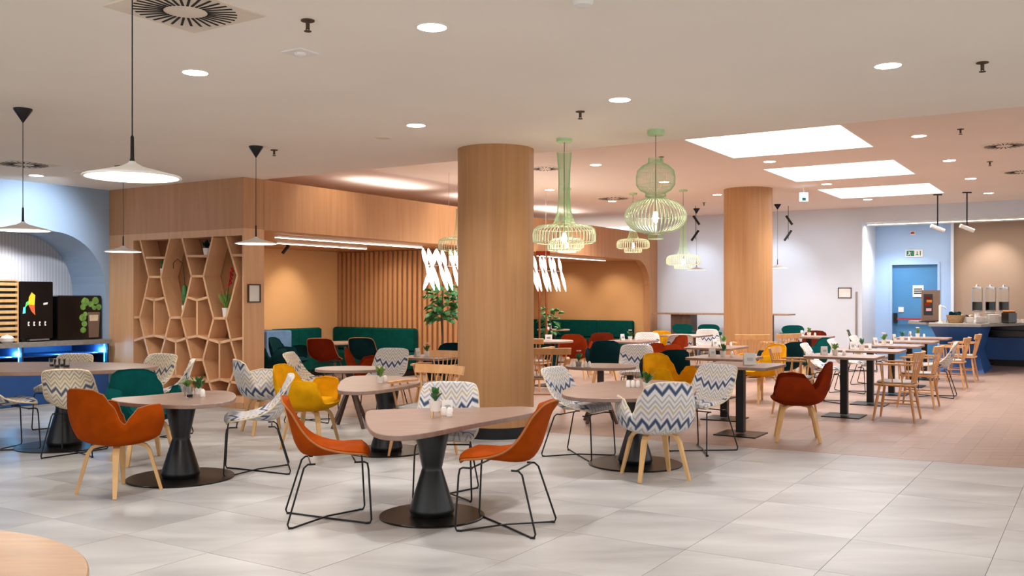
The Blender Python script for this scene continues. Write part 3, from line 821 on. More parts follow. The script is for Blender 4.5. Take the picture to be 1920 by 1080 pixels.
for a, b2 in SEG:
    p, q = S(*a), S(*b2)
    p = (min(max(p[0], TS0+.002), TS1-.002), min(max(p[1], ZS0), ZS1)); q = (min(max(q[0], TS0+.002), TS1-.002), min(max(q[1], ZS0), ZS1))
    L = sqrt((p[0]-q[0])**2+(p[1]-q[1])**2)
    if L < .03: continue
    ang = math.atan2(q[1]-p[1], q[0]-p[0])
    mt = Matrix.Rotation(-ang, 4, 'Y')
    MB().box(((p[0]+q[0])/2, -.146, (p[1]+q[1])/2), (L+.016, .285, .033), mat=mt).build('partition', M['board'], shelf)
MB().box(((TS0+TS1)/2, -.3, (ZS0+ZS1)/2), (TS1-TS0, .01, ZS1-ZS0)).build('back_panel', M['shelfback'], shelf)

def plant(x, y, z, label, n=16, h=.1, spread=.08, potr=.035, poth=.06, potmat='pot', leaf='leaf', name='potted_plant', llen=.06, flower=None, wr=.32):
    t = thing(name, label, 'plant', (x, y, z))
    MB().lathe([(potr*.75, 0), (potr, poth), (potr*.85, poth), (potr*.8, poth*.85), (0, poth*.85)], 18).build('pot', M[potmat], t, True)
    mb = MB(); rnd = random.Random(int(abs(x*1000+y*77)))
    for k in range(n):
        a = rnd.uniform(0, 2*pi); r0 = rnd.uniform(.2, 1)*spread; zt = poth+h*rnd.uniform(.35, 1)
        tip = Vector((r0*cos(a), r0*sin(a), zt)); base = Vector((0, 0, poth*.85)); d = (tip-base).normalized(); sd = d.cross(Vector((0, 0, 1)))
        if sd.length < .01: sd = Vector((1, 0, 0))
        sd.normalize(); wl = llen*wr; mid = tip-d*llen*.5+Vector((0, 0, llen*.12)); st = tip-d*llen
        mb.tube([base, st], .0015, 4)
        mb.add([st, mid+sd*wl, tip, mid-sd*wl, mid-Vector((0, 0, .004))], [(0, 1, 4), (1, 2, 4), (2, 3, 4), (3, 0, 4), (0, 3, 2, 1)])
    o = mb.build('foliage', M[leaf], t); o['kind'] = 'stuff'
    if flower:
        fm = MB()
        for k in range(5):
            a = k*1.26; fm.lathe([(0, 0), (.014, .008), (0, .02)], 8, (.02*cos(a), .02*sin(a), poth+h*.95))
        fm.build('blossoms', M[flower], t)
    return t
def shelf_item(zx, zy, depth=.085): v, z = S(zx, zy); p = W(depth, v); return p.x, p.y, z+.012
x, y, z = shelf_item(470, 203); plant(x, y, z, 'dark bushy plant in a white pot on the top middle shelf cell', 26, .13, .09, .06, .10, leaf='tealdk')
x, y, z = shelf_item(186, 335); plant(x, y, z, 'small dark plant in a white pot in the upper left shelf cell', 16, .12, .05, .032, .11, leaf='leaf')
x, y, z = shelf_item(480, 463+8); plant(x, y, z, 'tiny plant in a white pot in the centre shelf cell', 10, .04, .03, .028, .06, leaf='leaf')
x, y, z = shelf_item(328, 592); t = plant(x, y, z, 'tall cactus with curling stem in a white pot on the shelf', 6, .16, .03, .045, .16, leaf='leaf')
MB().lathe([(0, .14), (.035, .18), (.045, .30), (.035, .42), (0, .46)], 12).build('cactus_body', M['leaf'], t, True)
MB().tube([(0, 0, .4), (-.01, .0, .6), (-.03, -.02, .76), (-.09, -.04, .82), (-.14, -.06, .76), (-.14, -.06, .68)], .007, 6).build('curled_stem', M['stem'], t, True)
x, y, z = shelf_item(592, 597, .085); t = plant(x, y, z, 'potted plant with a tall red flower spike on the shelf', 70, .24, .15, .06, .13, leaf='leaflt', wr=.07, llen=.14, name='flowering_plant')
MB().tube([(0, 0, .12), (.03, .0, .42), (.06, 0, .62)], .006, 6).build('flower_stalk', M['stem'], t)
fm = MB()
for k in range(9): fm.lathe([(0, -.02), (.022, 0), (0, .03)], 8, (.045+.02*(k % 2)-.01+.004*k, .012*((k % 3)-1), .44+.028*k))
fm.build('red_flower', M['redflower'], t, True)
# framed notice on the pier of the shelf wall
def frame(u, v, z, plane, wd, hd, label):
    t = thing('picture_frame', label, 'picture frame', W(u, v, z), UANG if plane == 'v' else VANG)
    sgn = -1 if plane == 'v' else 1
    for dx, dz, sx, sz in ((0, hd/2-.008, wd, .016), (0, -hd/2+.008, wd, .016), (wd/2-.008, 0, .016, hd-.032), (-wd/2+.008, 0, .016, hd-.032)):
        MB().box((dx, sgn*.012, dz), (sx, .024, sz)).build('frame_bar', M['stem'], t)
    MB().box((0, sgn*.006, 0), (wd-.03, .010, hd-.03)).build('sheet', M['paper'], t)
u_, Y_ = on_v(475.5, 0); frame(u_, 0, zz(550, Y_), 'v', .22, .25, 'small framed notice on the oak pier beside the shelf')
v_, Y_ = on_u(1584, 13.7); frame(13.7, v_, zz(549, Y_), 'u', .30, .24, 'small framed notice on the pale blue wall near its corner')

# ================================================================ COFFEE COUNTER IN THE ALCOVE
t = thing('coffee_counter', 'blue lacquered coffee counter with grey top and lit open shelves', 'counter', W(-2.5, 3.2, 0), UANG)
def loc_uv(u, v): return (u+2.5, v-3.2)
x0, _ = loc_uv(-5.0, 0); x1, _ = loc_uv(-.075, 0)
yf, yb = 2.80-3.2, 3.76-3.2
MB().box(((x0+x1)/2, (yf+yb)/2-.02, .84), (x1-x0, yb-yf+.04, .06)).build('worktop', M['stone'], t)
MB().box(((x0+x1)/2, (yf+yb)/2+.02, .26), (x1-x0, yb-yf-.04, .52)).build('cabinet', M['navy'], t)
MB().box(((x0+x1)/2, yb-.01, .66), (x1-x0, .02, .30)).build('back_panel', M['navy'], t)
MB().box(((x0+x1)/2, (yf+yb)/2+.05, .665), (x1-x0, yb-yf-.14, .015)).build('shelf_board', M['navy'], t)
for uu in (-.085, on_v(42, 2.85)[0], -3.4, -4.99):
    xx = uu+2.5; MB().box((xx, (yf+yb)/2+.02, .665), (.022, yb-yf-.04, .29)).build('divider', M['navydk'], t)
for uu in (-.11, on_v(42, 2.85)[0]-.025, -3.43):
    MB().box((uu+2.5, yf+.1, .665), (.008, .01, .26)).build('led_strip', M['ledblue'], t)
    p_ = W(uu-.05, 3.05, .70); lamp('led_glow', 'POINT', p_, 5, (.15, .55, 1), .03)
    p_ = W(uu-.6, 3.1, .77); lamp('led_glow', 'POINT', p_, 4, (.15, .55, 1), .03)
sb = MB(); uvbox(sb, -5.0, -.075, VB+.83, VB+.85, .87, 1.05); struct('trim_2', sb, M['stone'])
vm = 3.0
def mach_u(px): return on_v(px, vm)
u0, Y0 = mach_u(38); u1, Y1 = mach_u(99)
zt = zz(528, (Y0+Y1)/2)
t = thing('coffee_machine', 'tall glossy black coffee machine with a colourful emblem', 'coffee machine', W((u0+u1)/2, vm, .87), UANG)
wd = u1-u0; hh = zt-.87
MB().box((0, .22, hh/2+.02), (wd, .44, hh-.04), bev=.01).build('body', M['black2'], t)
MB().box((0, .22, .02), (wd-.06, .40, .04)).build('base', M['black'], t)
MB().box((0, -.035, .03), (wd*.6, .07, .02)).build('drip_tray', M['steel'], t)
em = [(-.22, .50, -.08, .28, 'leaflt'), (-.05, .62, .06, .24, 'mustard'), (.02, .44, .05, .22, 'orange'), (-.28, .42, .05, .16, 'ledblue')]
def flatshape(pts, y, name, mat, parent):
    vs = [(p[0], y, p[1]) for p in pts]+[(p[0], y-.003, p[1]) for p in pts]; n = len(pts)
    MB().add(vs, [tuple(range(n))[::-1], tuple(range(n, 2*n))]+[(k, (k+1) % n, n+(k+1) % n, n+k) for k in range(n)]).build(name, mat, parent)
cx = -wd*.22; cz = hh*.62
flatshape([(cx-.02, cz+.0), (cx+.07, cz-.01), (cx+.08, cz+.13), (cx+.03, cz+.17), (cx-.01, cz+.10)], -.001, 'emblem_yellow', emis('emblem_yellow', 'F0B020', .9, '000000'), t)
flatshape([(cx-.02, cz), (cx+.07, cz-.01), (cx+.08, cz-.15), (cx+.03, cz-.10)], -.001, 'emblem_red', emis('emblem_red', 'E8502A', .9, '000000'), t)
flatshape([(cx-.07, cz-.05), (cx-.02, cz), (cx-.005, cz+.06), (cx-.05, cz+.03)], -.001, 'emblem_green', emis('emblem_green', '50C060', .9, '000000'), t)
flatshape([(cx-.10, cz-.13), (cx-.06, cz-.12), (cx-.06, cz-.03), (cx-.09, cz-.04)], -.001, 'emblem_blue', emis('emblem_blue', '60D8F0', .9, '000000'), t)
flatshape([(wd*.2, cz+.02), (wd*.34, cz+.03), (wd*.33, cz-.0), (wd*.2, cz-.01)], -.001, 'label_mark', M['paper'], t)
for k in range(4):
    xx = -wd*.25+k*wd*.17; kz = hh*.30
    flatshape([(xx-.012, kz-.03), (xx+.012, kz-.03), (xx+.012, kz-.01), (xx-.004, kz-.008), (xx+.012, kz+.012), (xx+.010, kz+.03), (xx-.012, kz+.03)], -.001, 'button_symbol', M['paper'], t)
# wooden slatted unit to its left
u2, Y2 = mach_u(-60); u3 = u0-.02
t = thing('slatted_cup_rack', 'wooden slatted cup cabinet beside the tall coffee machine', 'cup rack', W((u2+u3)/2, vm, .87), UANG)
wd = u3-u2
MB().box((0, .24, hh/2), (wd, .36, hh)).build('core', M['black2'], t)
nsl = 11
for k in range(nsl): MB().box((0, .03, hh*(k+.5)/nsl), (wd, .04, hh/nsl*.55)).build('slat', M['legw'], t)
MB().box((wd/2-.008, .035, hh/2), (.016, .06, hh)).build('edge_strip', M['legw'], t)
MB().box((0, .22, hh+.01), (wd, .42, .02)).build('lid', M['legw'], t)
u0, Y0 = mach_u(108); u1, Y1 = mach_u(190); zt = zz(554, (Y0+Y1)/2)
t = thing('juice_machine', 'low black drinks machine with a green fruit picture on its front', 'drinks machine', W((u0+u1)/2, vm, .87), UANG)
wd = u1-u0; hh = zt-.87
MB().box((0, .22, hh/2), (wd, .44, hh), bev=.015).build('body', M['black2'], t)
rnd = random.Random(3)
for fx, fz, fr_ in ((.12, .86, .07), (.25, .80, .05), (.36, .88, .06), (.44, .74, .05), (.07, .74, .05), (.06, .50, .06), (.10, .36, .05), (.07, .22, .05), (.12, .58, .04), (.33, .72, .04)):
    cxx, czz = fx*wd, fz*hh
    pts = [(cxx+fr_*cos(a*pi/5)*(.8+.2*rnd.random()), czz+fr_*sin(a*pi/5)*(.8+.2*rnd.random())) for a in range(10)]
    flatshape(pts, -.001-.001*rnd.random(), 'printed_fruit', M['leaflt'] if rnd.random() < .75 else M['greenlt'], t)
flatshape([(.20*wd, .0+.03), (.43*wd, .03), (.46*wd, .62*hh), (.18*wd, .62*hh)], -.003, 'printed_glass', M['poster'], t)
flatshape([(.22*wd, .42*hh), (.41*wd, .42*hh), (.42*wd, .56*hh), (.21*wd, .56*hh)], -.006, 'printed_foam', M['cream'], t)
u_, _ = mach_u(4); o = MB().lathe([(.05, 0), (.085, .03), (.09, .07), (.06, .10), (.03, .105), (.012, .115), (0, .12)], 24).build('sugar_bowl', M['pot'], None, True, W(u_, 2.88, .87)); tag(o, 'white lidded bowl at the left end of the coffee counter', 'bowl')

# ================================================================ BAR ON THE RIGHT
t = thing('bar_counter', 'curving blue bar with flared pedestal and pale grey worktop', 'bar', W(12.5, -7.3, 0), UANG)
def lu(u, v, z): return (u-12.5, v+7.3, z)
pl = [(11.0, -6.85), (11.15, -7.75), (12.3, -8.2), (13.85, -8.7), (14.05, -12), (15.1, -12), (15.1, -6.85), (13.6, -6.1), (13.0, -6.15), (12.2, -6.7)]
pl = [lu(a, b2, 0)[:2] for a, b2 in pl][::-1]
MB().prism(pl, .93, .985).build('worktop', M['stone'], t)
sec = [(0, 11.75, 13.25, -7.75, -6.85), (.42, 12.0, 13.0, -7.62, -6.95), (.55, 11.95, 13.1, -7.65, -6.92), (.93, 11.25, 13.5, -7.72, -6.85)]
vs = []
for z, a, b2, c_, d in sec: vs += [lu(a, c_, z), lu(b2, c_, z), lu(b2, d, z), lu(a, d, z)]
fs = [(3, 2, 1, 0), (12, 13, 14, 15)]
for i in range(3):
    for k in range(4): fs.append((i*4+k, i*4+(k+1) % 4, (i+1)*4+(k+1) % 4, (i+1)*4+k))
MB().add(vs, fs).build('pedestal', M['navy'], t)
def lbox(a, b2, c_, d, z0, z1, name, mat):
    MB().box(((a+b2)/2-12.5, (c_+d)/2+7.3, (z0+z1)/2), (abs(b2-a), abs(d-c_), z1-z0)).build(name, M[mat], t)
lbox(14.2, 15.1, -12, -8.35, .14, .93, 'cabinet', 'navy'); lbox(14.3, 15.1, -12, -7.7, 0, .14, 'plinth', 'black')
lbox(14.2, 15.1, -8.35, -7.1, .14, .62, 'cabinet', 'navy'); lbox(14.5, 15.1, -8.35, -7.1, .62, .93, 'open_shelf', 'black2'); lbox(14.2, 14.5, -8.35, -7.1, .76, .775, 'shelf_board', 'navydk')
# things on the bar
def onbar(px, Y): return Vector(((px-960)/FPX*Y, Y, .985))
for k, (px, Y, lb) in enumerate(((1832, 18.7, 'leftmost tall glass cereal dispenser on the bar'), (1857, 18.8, 'middle tall glass cereal dispenser on the bar, yellow flakes inside'), (1882, 18.9, 'rightmost tall glass cereal dispenser on the bar'))):
    t = thing('cereal_dispenser', lb, 'dispenser', onbar(px, Y))
    MB().lathe([(.09, 0), (.09, .03), (.05, .05), (.05, .2), (.09, .22)], 20).build('stand', M['pot'], t, True)
    MB().lathe([(.08, .22), (.1, .24), (.1, .68), (.095, .68), (.095, .245), (.075, .225)], 24).build('jar', M['glass'], t, True)
    MB().lathe([(0, .25), (.088, .25), (.088, .42), (0, .42)], 20).build('cereal', M[('stem', 'mustard', 'stem')[k]], t, True)
    MB().lathe([(.1, .68), (.1, .71), (.03, .73), (.02, .76), (0, .77)], 20).build('lid', M['steel'], t, True)
rnd = random.Random(5)
for k, (px, Y, lb) in enumerate(((1839, 18.25, 'nearest stack of white plates at the front of the bar'), (1857, 18.6, 'tallest stack of white plates on the bar'), (1863, 18.2, 'stack of white plates right of the tallest stack'), (1879, 18.6, 'rightmost stack of white plates before the black machine'))):
    t = thing('plate_stack', lb, 'plates', onbar(px, Y))
    n = (7, 12, 10, 8)[k]
    for q in range(n): MB().lathe([(.065, .0), (.105, .014), (.107, .018), (.06, .006), (0, .006)], 20).build('plate', M['pot'], t, True, (0, 0, .018*q))
for px, Y, lb in ((1819, 18.25, 'low white bowl stack left of the plates on the bar'),):
    t = thing('bowl_stack', lb, 'bowls', onbar(px, Y))
    for q in range(4): MB().lathe([(.04, 0), (.08, .045), (.076, .045), (.036, .006), (0, .006)], 20).build('bowl', M['pot'], t, True, (0, 0, .025*q))
t = thing('wicker_basket', 'brown wicker basket with dark cloth on the left of the bar', 'basket', onbar(1792, 18.5))
MB().lathe([(.13, 0), (.17, .12), (.175, .16), (.16, .16), (.12, .02), (0, .02)], 24).build('basket_body', M['basket'], t, True)
mb = MB()
for k in range(9): mb.lathe([(0, 0), (.045, .025), (.04, .06), (0, .075)], 8, (rnd.uniform(-.1, .1), rnd.uniform(-.1, .1), .11+rnd.uniform(0, .05)))
mb.build('wrapped_items', M['tealdk'], t, True)['kind'] = 'stuff'
for k, (px, Y) in enumerate(((1778, 18.7), (1810, 18.85), (1815, 18.5), (1796, 18.9), (1822, 19.0))):
    t = thing('drinking_glass', ('leftmost upturned glass left of the wicker basket on the bar', 'upturned glass right behind the wicker basket', 'upturned glass nearest the front, right of the wicker basket', 'upturned glass hidden behind the wicker basket', 'rightmost upturned glass beside the white bowls')[k], 'glass', onbar(px, Y), 0, 'glasses on the left of the bar')
    MB().lathe([(.035, 0), (.03, .12), (.026, .12), (.03, .004)], 16).build('glass_body', M['steel' if k % 2 else 'glass'], t, True)
    MB().lathe([(.03, .12), (.022, .135), (0, .14)], 16).build('glass_base', M['black'], t, True)
t = thing('wooden_tray', 'flat brown tray of dark jars behind the basket', 'tray', onbar(1803, 19.2)); MB().box((0, 0, .015), (.5, .3, .03), bev=.005).build('tray_board', M['legw'], t)
for k in range(5): MB().lathe([(.04, .03), (.042, .13), (.03, .15), (0, .155)], 14).build('jar', M['black2' if k % 2 else 'cream'], t, True, (-.19+.095*k, 0, 0))
t = thing('toaster', 'black boxy appliance with orange lid at the right of the bar', 'appliance', onbar(1892, 18.35), .3)
MB().box((0, 0, .11), (.2, .18, .22), bev=.02).build('body', M['black2'], t); MB().box((0, 0, .235), (.17, .15, .03), bev=.01).build('top_cover', M['orangeitem'], t)
t = thing('water_dispenser', 'slim white tap dispenser at the left end of the bar top', 'dispenser', onbar(1763, 18.6))
MB().lathe([(.05, 0), (.05, .02), (.028, .03), (.028, .34), (.0, .37)], 16).build('column', M['pot'], t, True); MB().tube([(0, 0, .32), (.05, -.03, .33), (.09, -.05, .28)], .012, 8).build('spout', M['steel'], t, True)
o = MB().lathe([(0, 0), (.15, 0), (.17, .02), (.165, .025), (0, .008)], 28).build('serving_tray', M['black'], None, True, onbar(1739, 19.2)); tag(o, 'round black tray on the left tip of the bar', 'tray')
for px, lb in ((1907, 'white cup at the right edge of the bar'), (1918, 'second white cup at the right edge of the bar')):
    t = thing('cup', lb, 'cup', onbar(px, 18.55)); MB().lathe([(.03, 0), (.045, .08), (.041, .08), (.028, .006), (0, .006)], 18).build('cup_body', M['pot'], t, True); MB().tube([(.04, 0, .06), (.07, 0, .055), (.065, 0, .025), (.036, 0, .02)], .005, 6).build('handle', M['pot'], t, True)
t = thing('menu_stand', 'taupe menu board with a dark photo poster standing before the blue door', 'sign', Vector(((1745-960)/FPX*19.6, 19.6, .985)), 0)
MB().box((0, 0, .33), (.38, .03, .66)).build('board', M['poster'], t)
MB().box((-.06, -.018, .36), (.19, .006, .44)).build('poster_sheet', M['ink'], t)
for k, (dx, dz, mt_) in enumerate(((-.07, .50, 'brick'), (-.04, .43, 'orangeitem'), (-.08, .36, 'rust'), (-.05, .25, 'pink'))): MB().box((dx, -.023, dz), (.11, .004, .055)).build('photo_patch', M[mt_], t)
MB().box((0, 0, .01), (.3, .14, .02)).build('foot', M['black'], t)
# above the door: exit sign and alarm beacon
v_, Y_ = on_u(1714, 15.2)
t = thing('exit_sign', 'green and white running figure exit sign above the blue door', 'sign', W(15.19, v_, zz(475, Y_)), VANG)
MB().box((0, 0.0, 0), (.38, .02, .17)).build('plate', M['paper'], t)
MB().box((.08, .012, 0), (.17, .004, .13)).build('green_field', M['exitgreen'], t)
# running figure and arrow (drawn as flat raised shapes)
fig = MB(); fig.box((.11, .016, .035), (.018, .003, .018)).box((.10, .016, .005), (.022, .003, .045)).box((.085, .016, -.03), (.015, .003, .05), mat=Matrix.Rotation(.5, 4, 'Y')).box((.125, .016, -.03), (.015, .003, .05), mat=Matrix.Rotation(-.6, 4, 'Y')).box((.09, .016, .012), (.06, .003, .01))
fig.build('running_figure', M['paper'], t)
ar = MB(); ar.box((-.07, .013, .0), (.016, .004, .09)).box((-.07-.015, .013, -.035), (.016, .004, .05), mat=Matrix.Rotation(.8, 4, 'Y')).box((-.07+.015, .013, -.035), (.016, .004, .05), mat=Matrix.Rotation(-.8, 4, 'Y')).box((-.14, .013, .0), (.02, .004, .11))
ar.build('arrow', M['exitgreen'], t)
v_, Y_ = on_u(1712, 15.2); t = thing('alarm_beacon', 'small red alarm beacon high above the exit sign', 'alarm', W(15.2, v_, zz(437, Y_)), VANG)
MB().box((0, .015, 0), (.11, .03, .09)).build('base', M['paper'], t); MB().lathe([(.045, 0), (.035, .04), (0, .05)], 16).build('lens', M['red'], t, True, (0, .06, -.02))

# ================================================================ BENCHES IN THE NICHES
def bench(label, u0, u1, v0, v1, back, n, parent=None):   # seat block with upright cushions; back: 'v' or 'u'
    t = thing('banquette', label, 'bench', W((u0+u1)/2, (v0+v1)/2, 0), UANG)
    du, dv = u1-u0, v1-v0
    if back == 'v':
        MB().box((0, .0, .05), (du, dv-.06, .10)).build('plinth', M['black'], t)
        for k in range(n):
            w_ = du/n; x = -du/2+w_*(k+.5)
            MB().box((x, -.02, .27), (w_-.008, dv-.04, .34), bev=.03).build('seat_cushion', M['sofa'], t, True)
            MB().box((x, dv/2-.07, .67), (w_-.008, .13, .45), bev=.03).build('back_cushion', M['sofa'], t, True)
    else:
        MB().box((0, 0, .05), (du-.06, dv, .10)).build('plinth', M['black'], t)
        for k in range(n):
            w_ = dv/n; y = -dv/2+w_*(k+.5)
            MB().box((-.02, y, .27), (du-.04, w_-.008, .34), bev=.03).build('seat_cushion', M['sofa'], t, True)
            MB().box((du/2-.07, y, .67), (.13, w_-.008, .45), bev=.03).build('back_cushion', M['sofa'], t, True)
    return t
bench('teal upholstered bench along the tan back wall of the left niche', on_v(527, 3.2)[0]+.02, 5.0, 2.93, 3.53, 'v', 2)
bench('teal upholstered bench along the slatted wall of the left niche', 5.0, 5.6, 1.45, 3.53, 'u', 2)
bench('long dark teal bench along the end wall of the right niche', 12.68, 13.28, .45, 3.5, 'u', 3)
uu, Yp = on_v(505, 3.2)
o = MB().box((0, 0, .445), (.6, .6, .89), bev=.02).build('side_panel', M['bluepad'], None, False, W(on_v(527, 3.2)[0]-.31, 3.22, 0), UANG); tag(o, 'slate blue end block at the left end of the teal bench', 'panel')

# ================================================================ FURNITURE KINDS
def smoothstep(a, b2, x):
    t_ = max(0, min(1, (x-a)/(b2-a))); return t_*t_*(3-2*t_)
def interp(pts, x):
    for (a, p), (b2, q) in zip(pts[:-1], pts[1:]):
        if x <= b2:
            t_ = (x-a)/(b2-a); t_ = t_*t_*(3-2*t_); return p+(q-p)*t_
    return pts[-1][1]
def make_shell(mat, piping, frame_mat='black'):
    t = thing('shell_chair', 'x', 'chair')
    cen = [(.25, .450), (.236, .468), (.12, .456), (0, .441), (-.10, .436), (-.17, .456), (-.215, .52), (-.24, .60), (-.262, .69), (-.285, .77), (-.298, .815), (-.303, .831)]
    rimc = [(.246, .443), (.226, .464), (.12, .478), (.02, .498), (-.065, .53), (-.13, .578), (-.178, .635), (-.215, .695), (-.248, .752), (-.28, .792), (-.297, .815), (-.303, .827)]
    wd = [.185, .22, .235, .242, .245, .243, .238, .232, .225, .212, .19, .14]
    # refine along the profile
    def samp(a, s):
        i = min(int(s), len(a)-2); f = s-i
        p0, p1, p2, p3 = a[max(i-1, 0)], a[i], a[i+1], a[min(i+2, len(a)-1)]
        def cr(p0, p1, p2, p3): return .5*((2*p1)+(-p0+p2)*f+(2*p0-5*p1+4*p2-p3)*f*f+(-p0+3*p1-3*p2+p3)*f**3)
        if isinstance(p1, tuple): return tuple(cr(*q) for q in zip(p0, p1, p2, p3))
        return cr(p0, p1, p2, p3)
    NV, NU = 34, 14; P = []; UVs = []; arc = 0; last = None
    for a in range(NV+1):
        s = (len(cen)-1)*a/NV; x, z = samp(cen, s); ex_, ez_ = samp(rimc, s); w_ = samp(wd, s)
        if last: arc += sqrt((x-last[0])**2+(z-last[1])**2)
        last = (x, z); row = []; ur = []
        for b2 in range(NU+1):
            q = -1+2*b2/NU; e = abs(q)**2.3
            row.append(Vector((x+(ex_-x)*e, q*w_, z+(ez_-z)*e))); ur.append((q*w_, arc))
        P.append(row); UVs.append(ur)
    sh = MB().shell(P, lambda i, j: .042*min(1, .35+.65*min(i, NV-i)/3)*min(1, .3+.7*min(j, NU-j)/2.5), uvs=UVs).build('shell', mat, t, True)
    edge = [P[i][0] for i in range(NV+1)]+P[NV][1:-1]+[P[i][NU] for i in range(NV, -1, -1)]+P[0][1:-1][::-1]
    MB().tube([p+Vector((.0, 0, -.003)) for p in edge], .0065, 6, True).build('piping', piping, sh, True)
    fm = M[frame_mat]
    def leg(s):
        return MB().tube([(.16, s*.19, .408), (.225, s*.2, .41), (.245, s*.2, .40), (.252, s*.205, .36), (.27, s*.215, .03), (.262, s*.212, .009), (.235, s*.2, .006),
                          (0, 0, .006+.007*(1+s)), (-.235, -s*.215, .006), (-.262, -s*.225, .009), (-.27, -s*.225, .03), (-.165, -s*.17, .38), (-.14, -s*.165, .402), (-.09, -s*.16, .402)], .0065, 8).build('sled_leg', fm, t, True)
    lg = {1: leg(1), -1: leg(-1)}
    MB().tube([(.17, -.19, .408), (.17, .19, .408)], .006, 6).build('cross_rail', fm, t); MB().tube([(-.12, -.16, .400), (-.12, .16, .400)], .006, 6).build('cross_rail', fm, t)
    for s in (1, -1):
        MB().box((.245, s*.205, .006), (.03, .014, .012)).build('foot_glide', M['black'], lg[s]); MB().box((-.25, s*.22, .006), (.03, .014, .012)).build('foot_glide', M['black'], lg[s])
    return t
HT = [(0, .82), (20, .815), (32, .785), (42, .70), (54, .565), (58, .548), (66, .61), (75, .665), (96, .68), (118, .675), (126, .66), (134, .56), (140, .49), (146, .465), (180, .46)]
def make_bucket(mat, piping, legmat, wide=1.0, high=0):
    t = thing('bucket_armchair', 'x', 'chair')
    a_, b_, pw = .245, .262*wide, 2.7; phis = []
    ph = -180.0
    while ph < 180:
        phis.append(ph); q = abs(ph); ph += 3.0 if (20 < q < 75 or 118 < q < 150) else 6.0
    Rr = [0.02, .35, .62, .82, .94, 1.0]; P = []; UVs = []; rim = []
    for ph in phis:
        f = R_(ph); cx, sy = -cos(f), sin(f)
        rr = 1/((abs(cx)/a_)**pw+(abs(sy)/b_)**pw)**(1/pw)
        h = interp(HT, abs(ph))+(high if abs(ph) < 45 else 0)
        row = []; ur = []
        for r_ in Rr:
            z = .395+.055*r_**3.0; row.append(Vector((cx*rr*r_*.97, sy*rr*r_*.97, z))); ur.append((ph/180*.8*r_, .05+r_*.25))
        k = .26 if abs(ph) < 50 else .14
        kk = interp([(0, .24), (45, .22), (75, .13), (120, .08), (180, .05)], abs(ph))
        n = 8
        for j in range(1, n+1):
            t_ = j/n; z = .45+(h-.45)*t_; r2 = rr*.97+.022*sin(min(1, (z-.45)/.12)*pi/2)+(z-.45)*kk
            row.append(Vector((cx*r2, sy*r2, z))); ur.append((ph/180*.86, .30+(z-.45)*1.0))
        P.append(row); UVs.append(ur); rim.append(row[-1])
    sh = MB().shell(P, lambda i, j: .034*min(1, .25+.75*(len(P[0])-1-j)/2.5), True, UVs, flip=False).build('shell', mat, t, True)
    MB().tube(rim, .006, 6, True).build('piping', piping, sh, True)
    cu = superell(.215, .225*wide, 3.0, 36)
    MB().prism([(x+.01, y) for x, y in cu], .425, .485, .018).build('seat_cushion', mat, t, True)
    for sx in (1, -1):
        for sy in (1, -1):
            path = [(sx*.03, sy*.03, .372), (sx*.10, sy*.10, .368), (sx*.135, sy*.135, .35), (sx*.155, sy*.155, .31), (sx*.215, sy*.215, .0)]
            MB().sweep(path, [(.05, .02), (.05, .024), (.048, .026), (.046, .026), (.028, .022)], (-sy, sx, 0)).build('leg', legmat, t)
    MB().box((0, 0, .381), (.16, .16, .022)).build('leg_hub', M['black'], t)
    return t
def make_spindle(wood_='chairw'):
    t = thing('spindle_armchair', 'x', 'chair'); mt = M[wood_]
    MB().prism(superell(.235, .235, 4.5, 36), .425, .452, .008).build('seat', mt, t, True)
    MB().prism(superell(.215, .215, 4.5, 36), .452, .478, .01).build('seat_pad', M['greypad'], t, True)
    ft = {}
    for sx in (1, -1):
        for sy in (1, -1):
            a, b2 = Vector((sx*.17, sy*.17, .43)), Vector((sx*.235, sy*.225, 0)); ft[(sx, sy)] = (a, b2)
            MB().tube([a, a.lerp(b2, .5), b2], [.015, .018, .012], 10).build('leg', mt, t, True)
    def at(k, q): return ft[k][0].lerp(ft[k][1], q)
    for sy in (1, -1): MB().tube([at((1, sy), .5), at((-1, sy), .5)], .009, 8).build('stretcher', mt, t, True)
    MB().tube([(0, -.2, at((1, 1), .5).z), (0, .2, at((1, 1), .5).z)], .009, 8).build('stretcher', mt, t, True)
    def arc(w_, z, x0, dep, n=12): return [Vector((x0-dep*cos(a), w_*sin(a), z)) for a in [(-1+2*k/n)*R_(75)/1 for k in range(n+1)]]
    pr = [Vector((-.17-.13*cos(q*R_(60)), .30*q, .80+.0*q)) for q in [-1+k/7 for k in range(15)]]
    MB().sweep(pr, [(.085, .022)]*15, (-.25, 0, 1)).build('top_rail', mt, t, True)
    for k in range(9):
        q = -0.84+1.68*k/8; tp_ = Vector((-.17-.13*cos(q*R_(60)), .30*q, .79)); bt = Vector((-.205+.02*abs(q), .205*q, .445))
        MB().tube([bt, tp_], .0085 if k in (0, 8) else .007, 7).build('spindle', mt, t, True)
    for sy in (1, -1):
        tp_ = Vector((-.225, sy*.27, .665))
        ar = MB().sweep([(-.22, sy*.262, .688), (-.05, sy*.275, .691), (.13, sy*.27, .691), (.19, sy*.25, .689)], [(.03, .02), (.05, .022), (.056, .022), (.05, .02)], (0, 1, 0)).build('armrest', mt, t)
        for q, x in ((0, .14), (1, .03), (2, -.08)): MB().tube([(x-.02, sy*.215, .44), (x, sy*.268, .683)], .012 if q == 0 else .008, 8).build('arm_spindle', mt, ar, True)
    return t

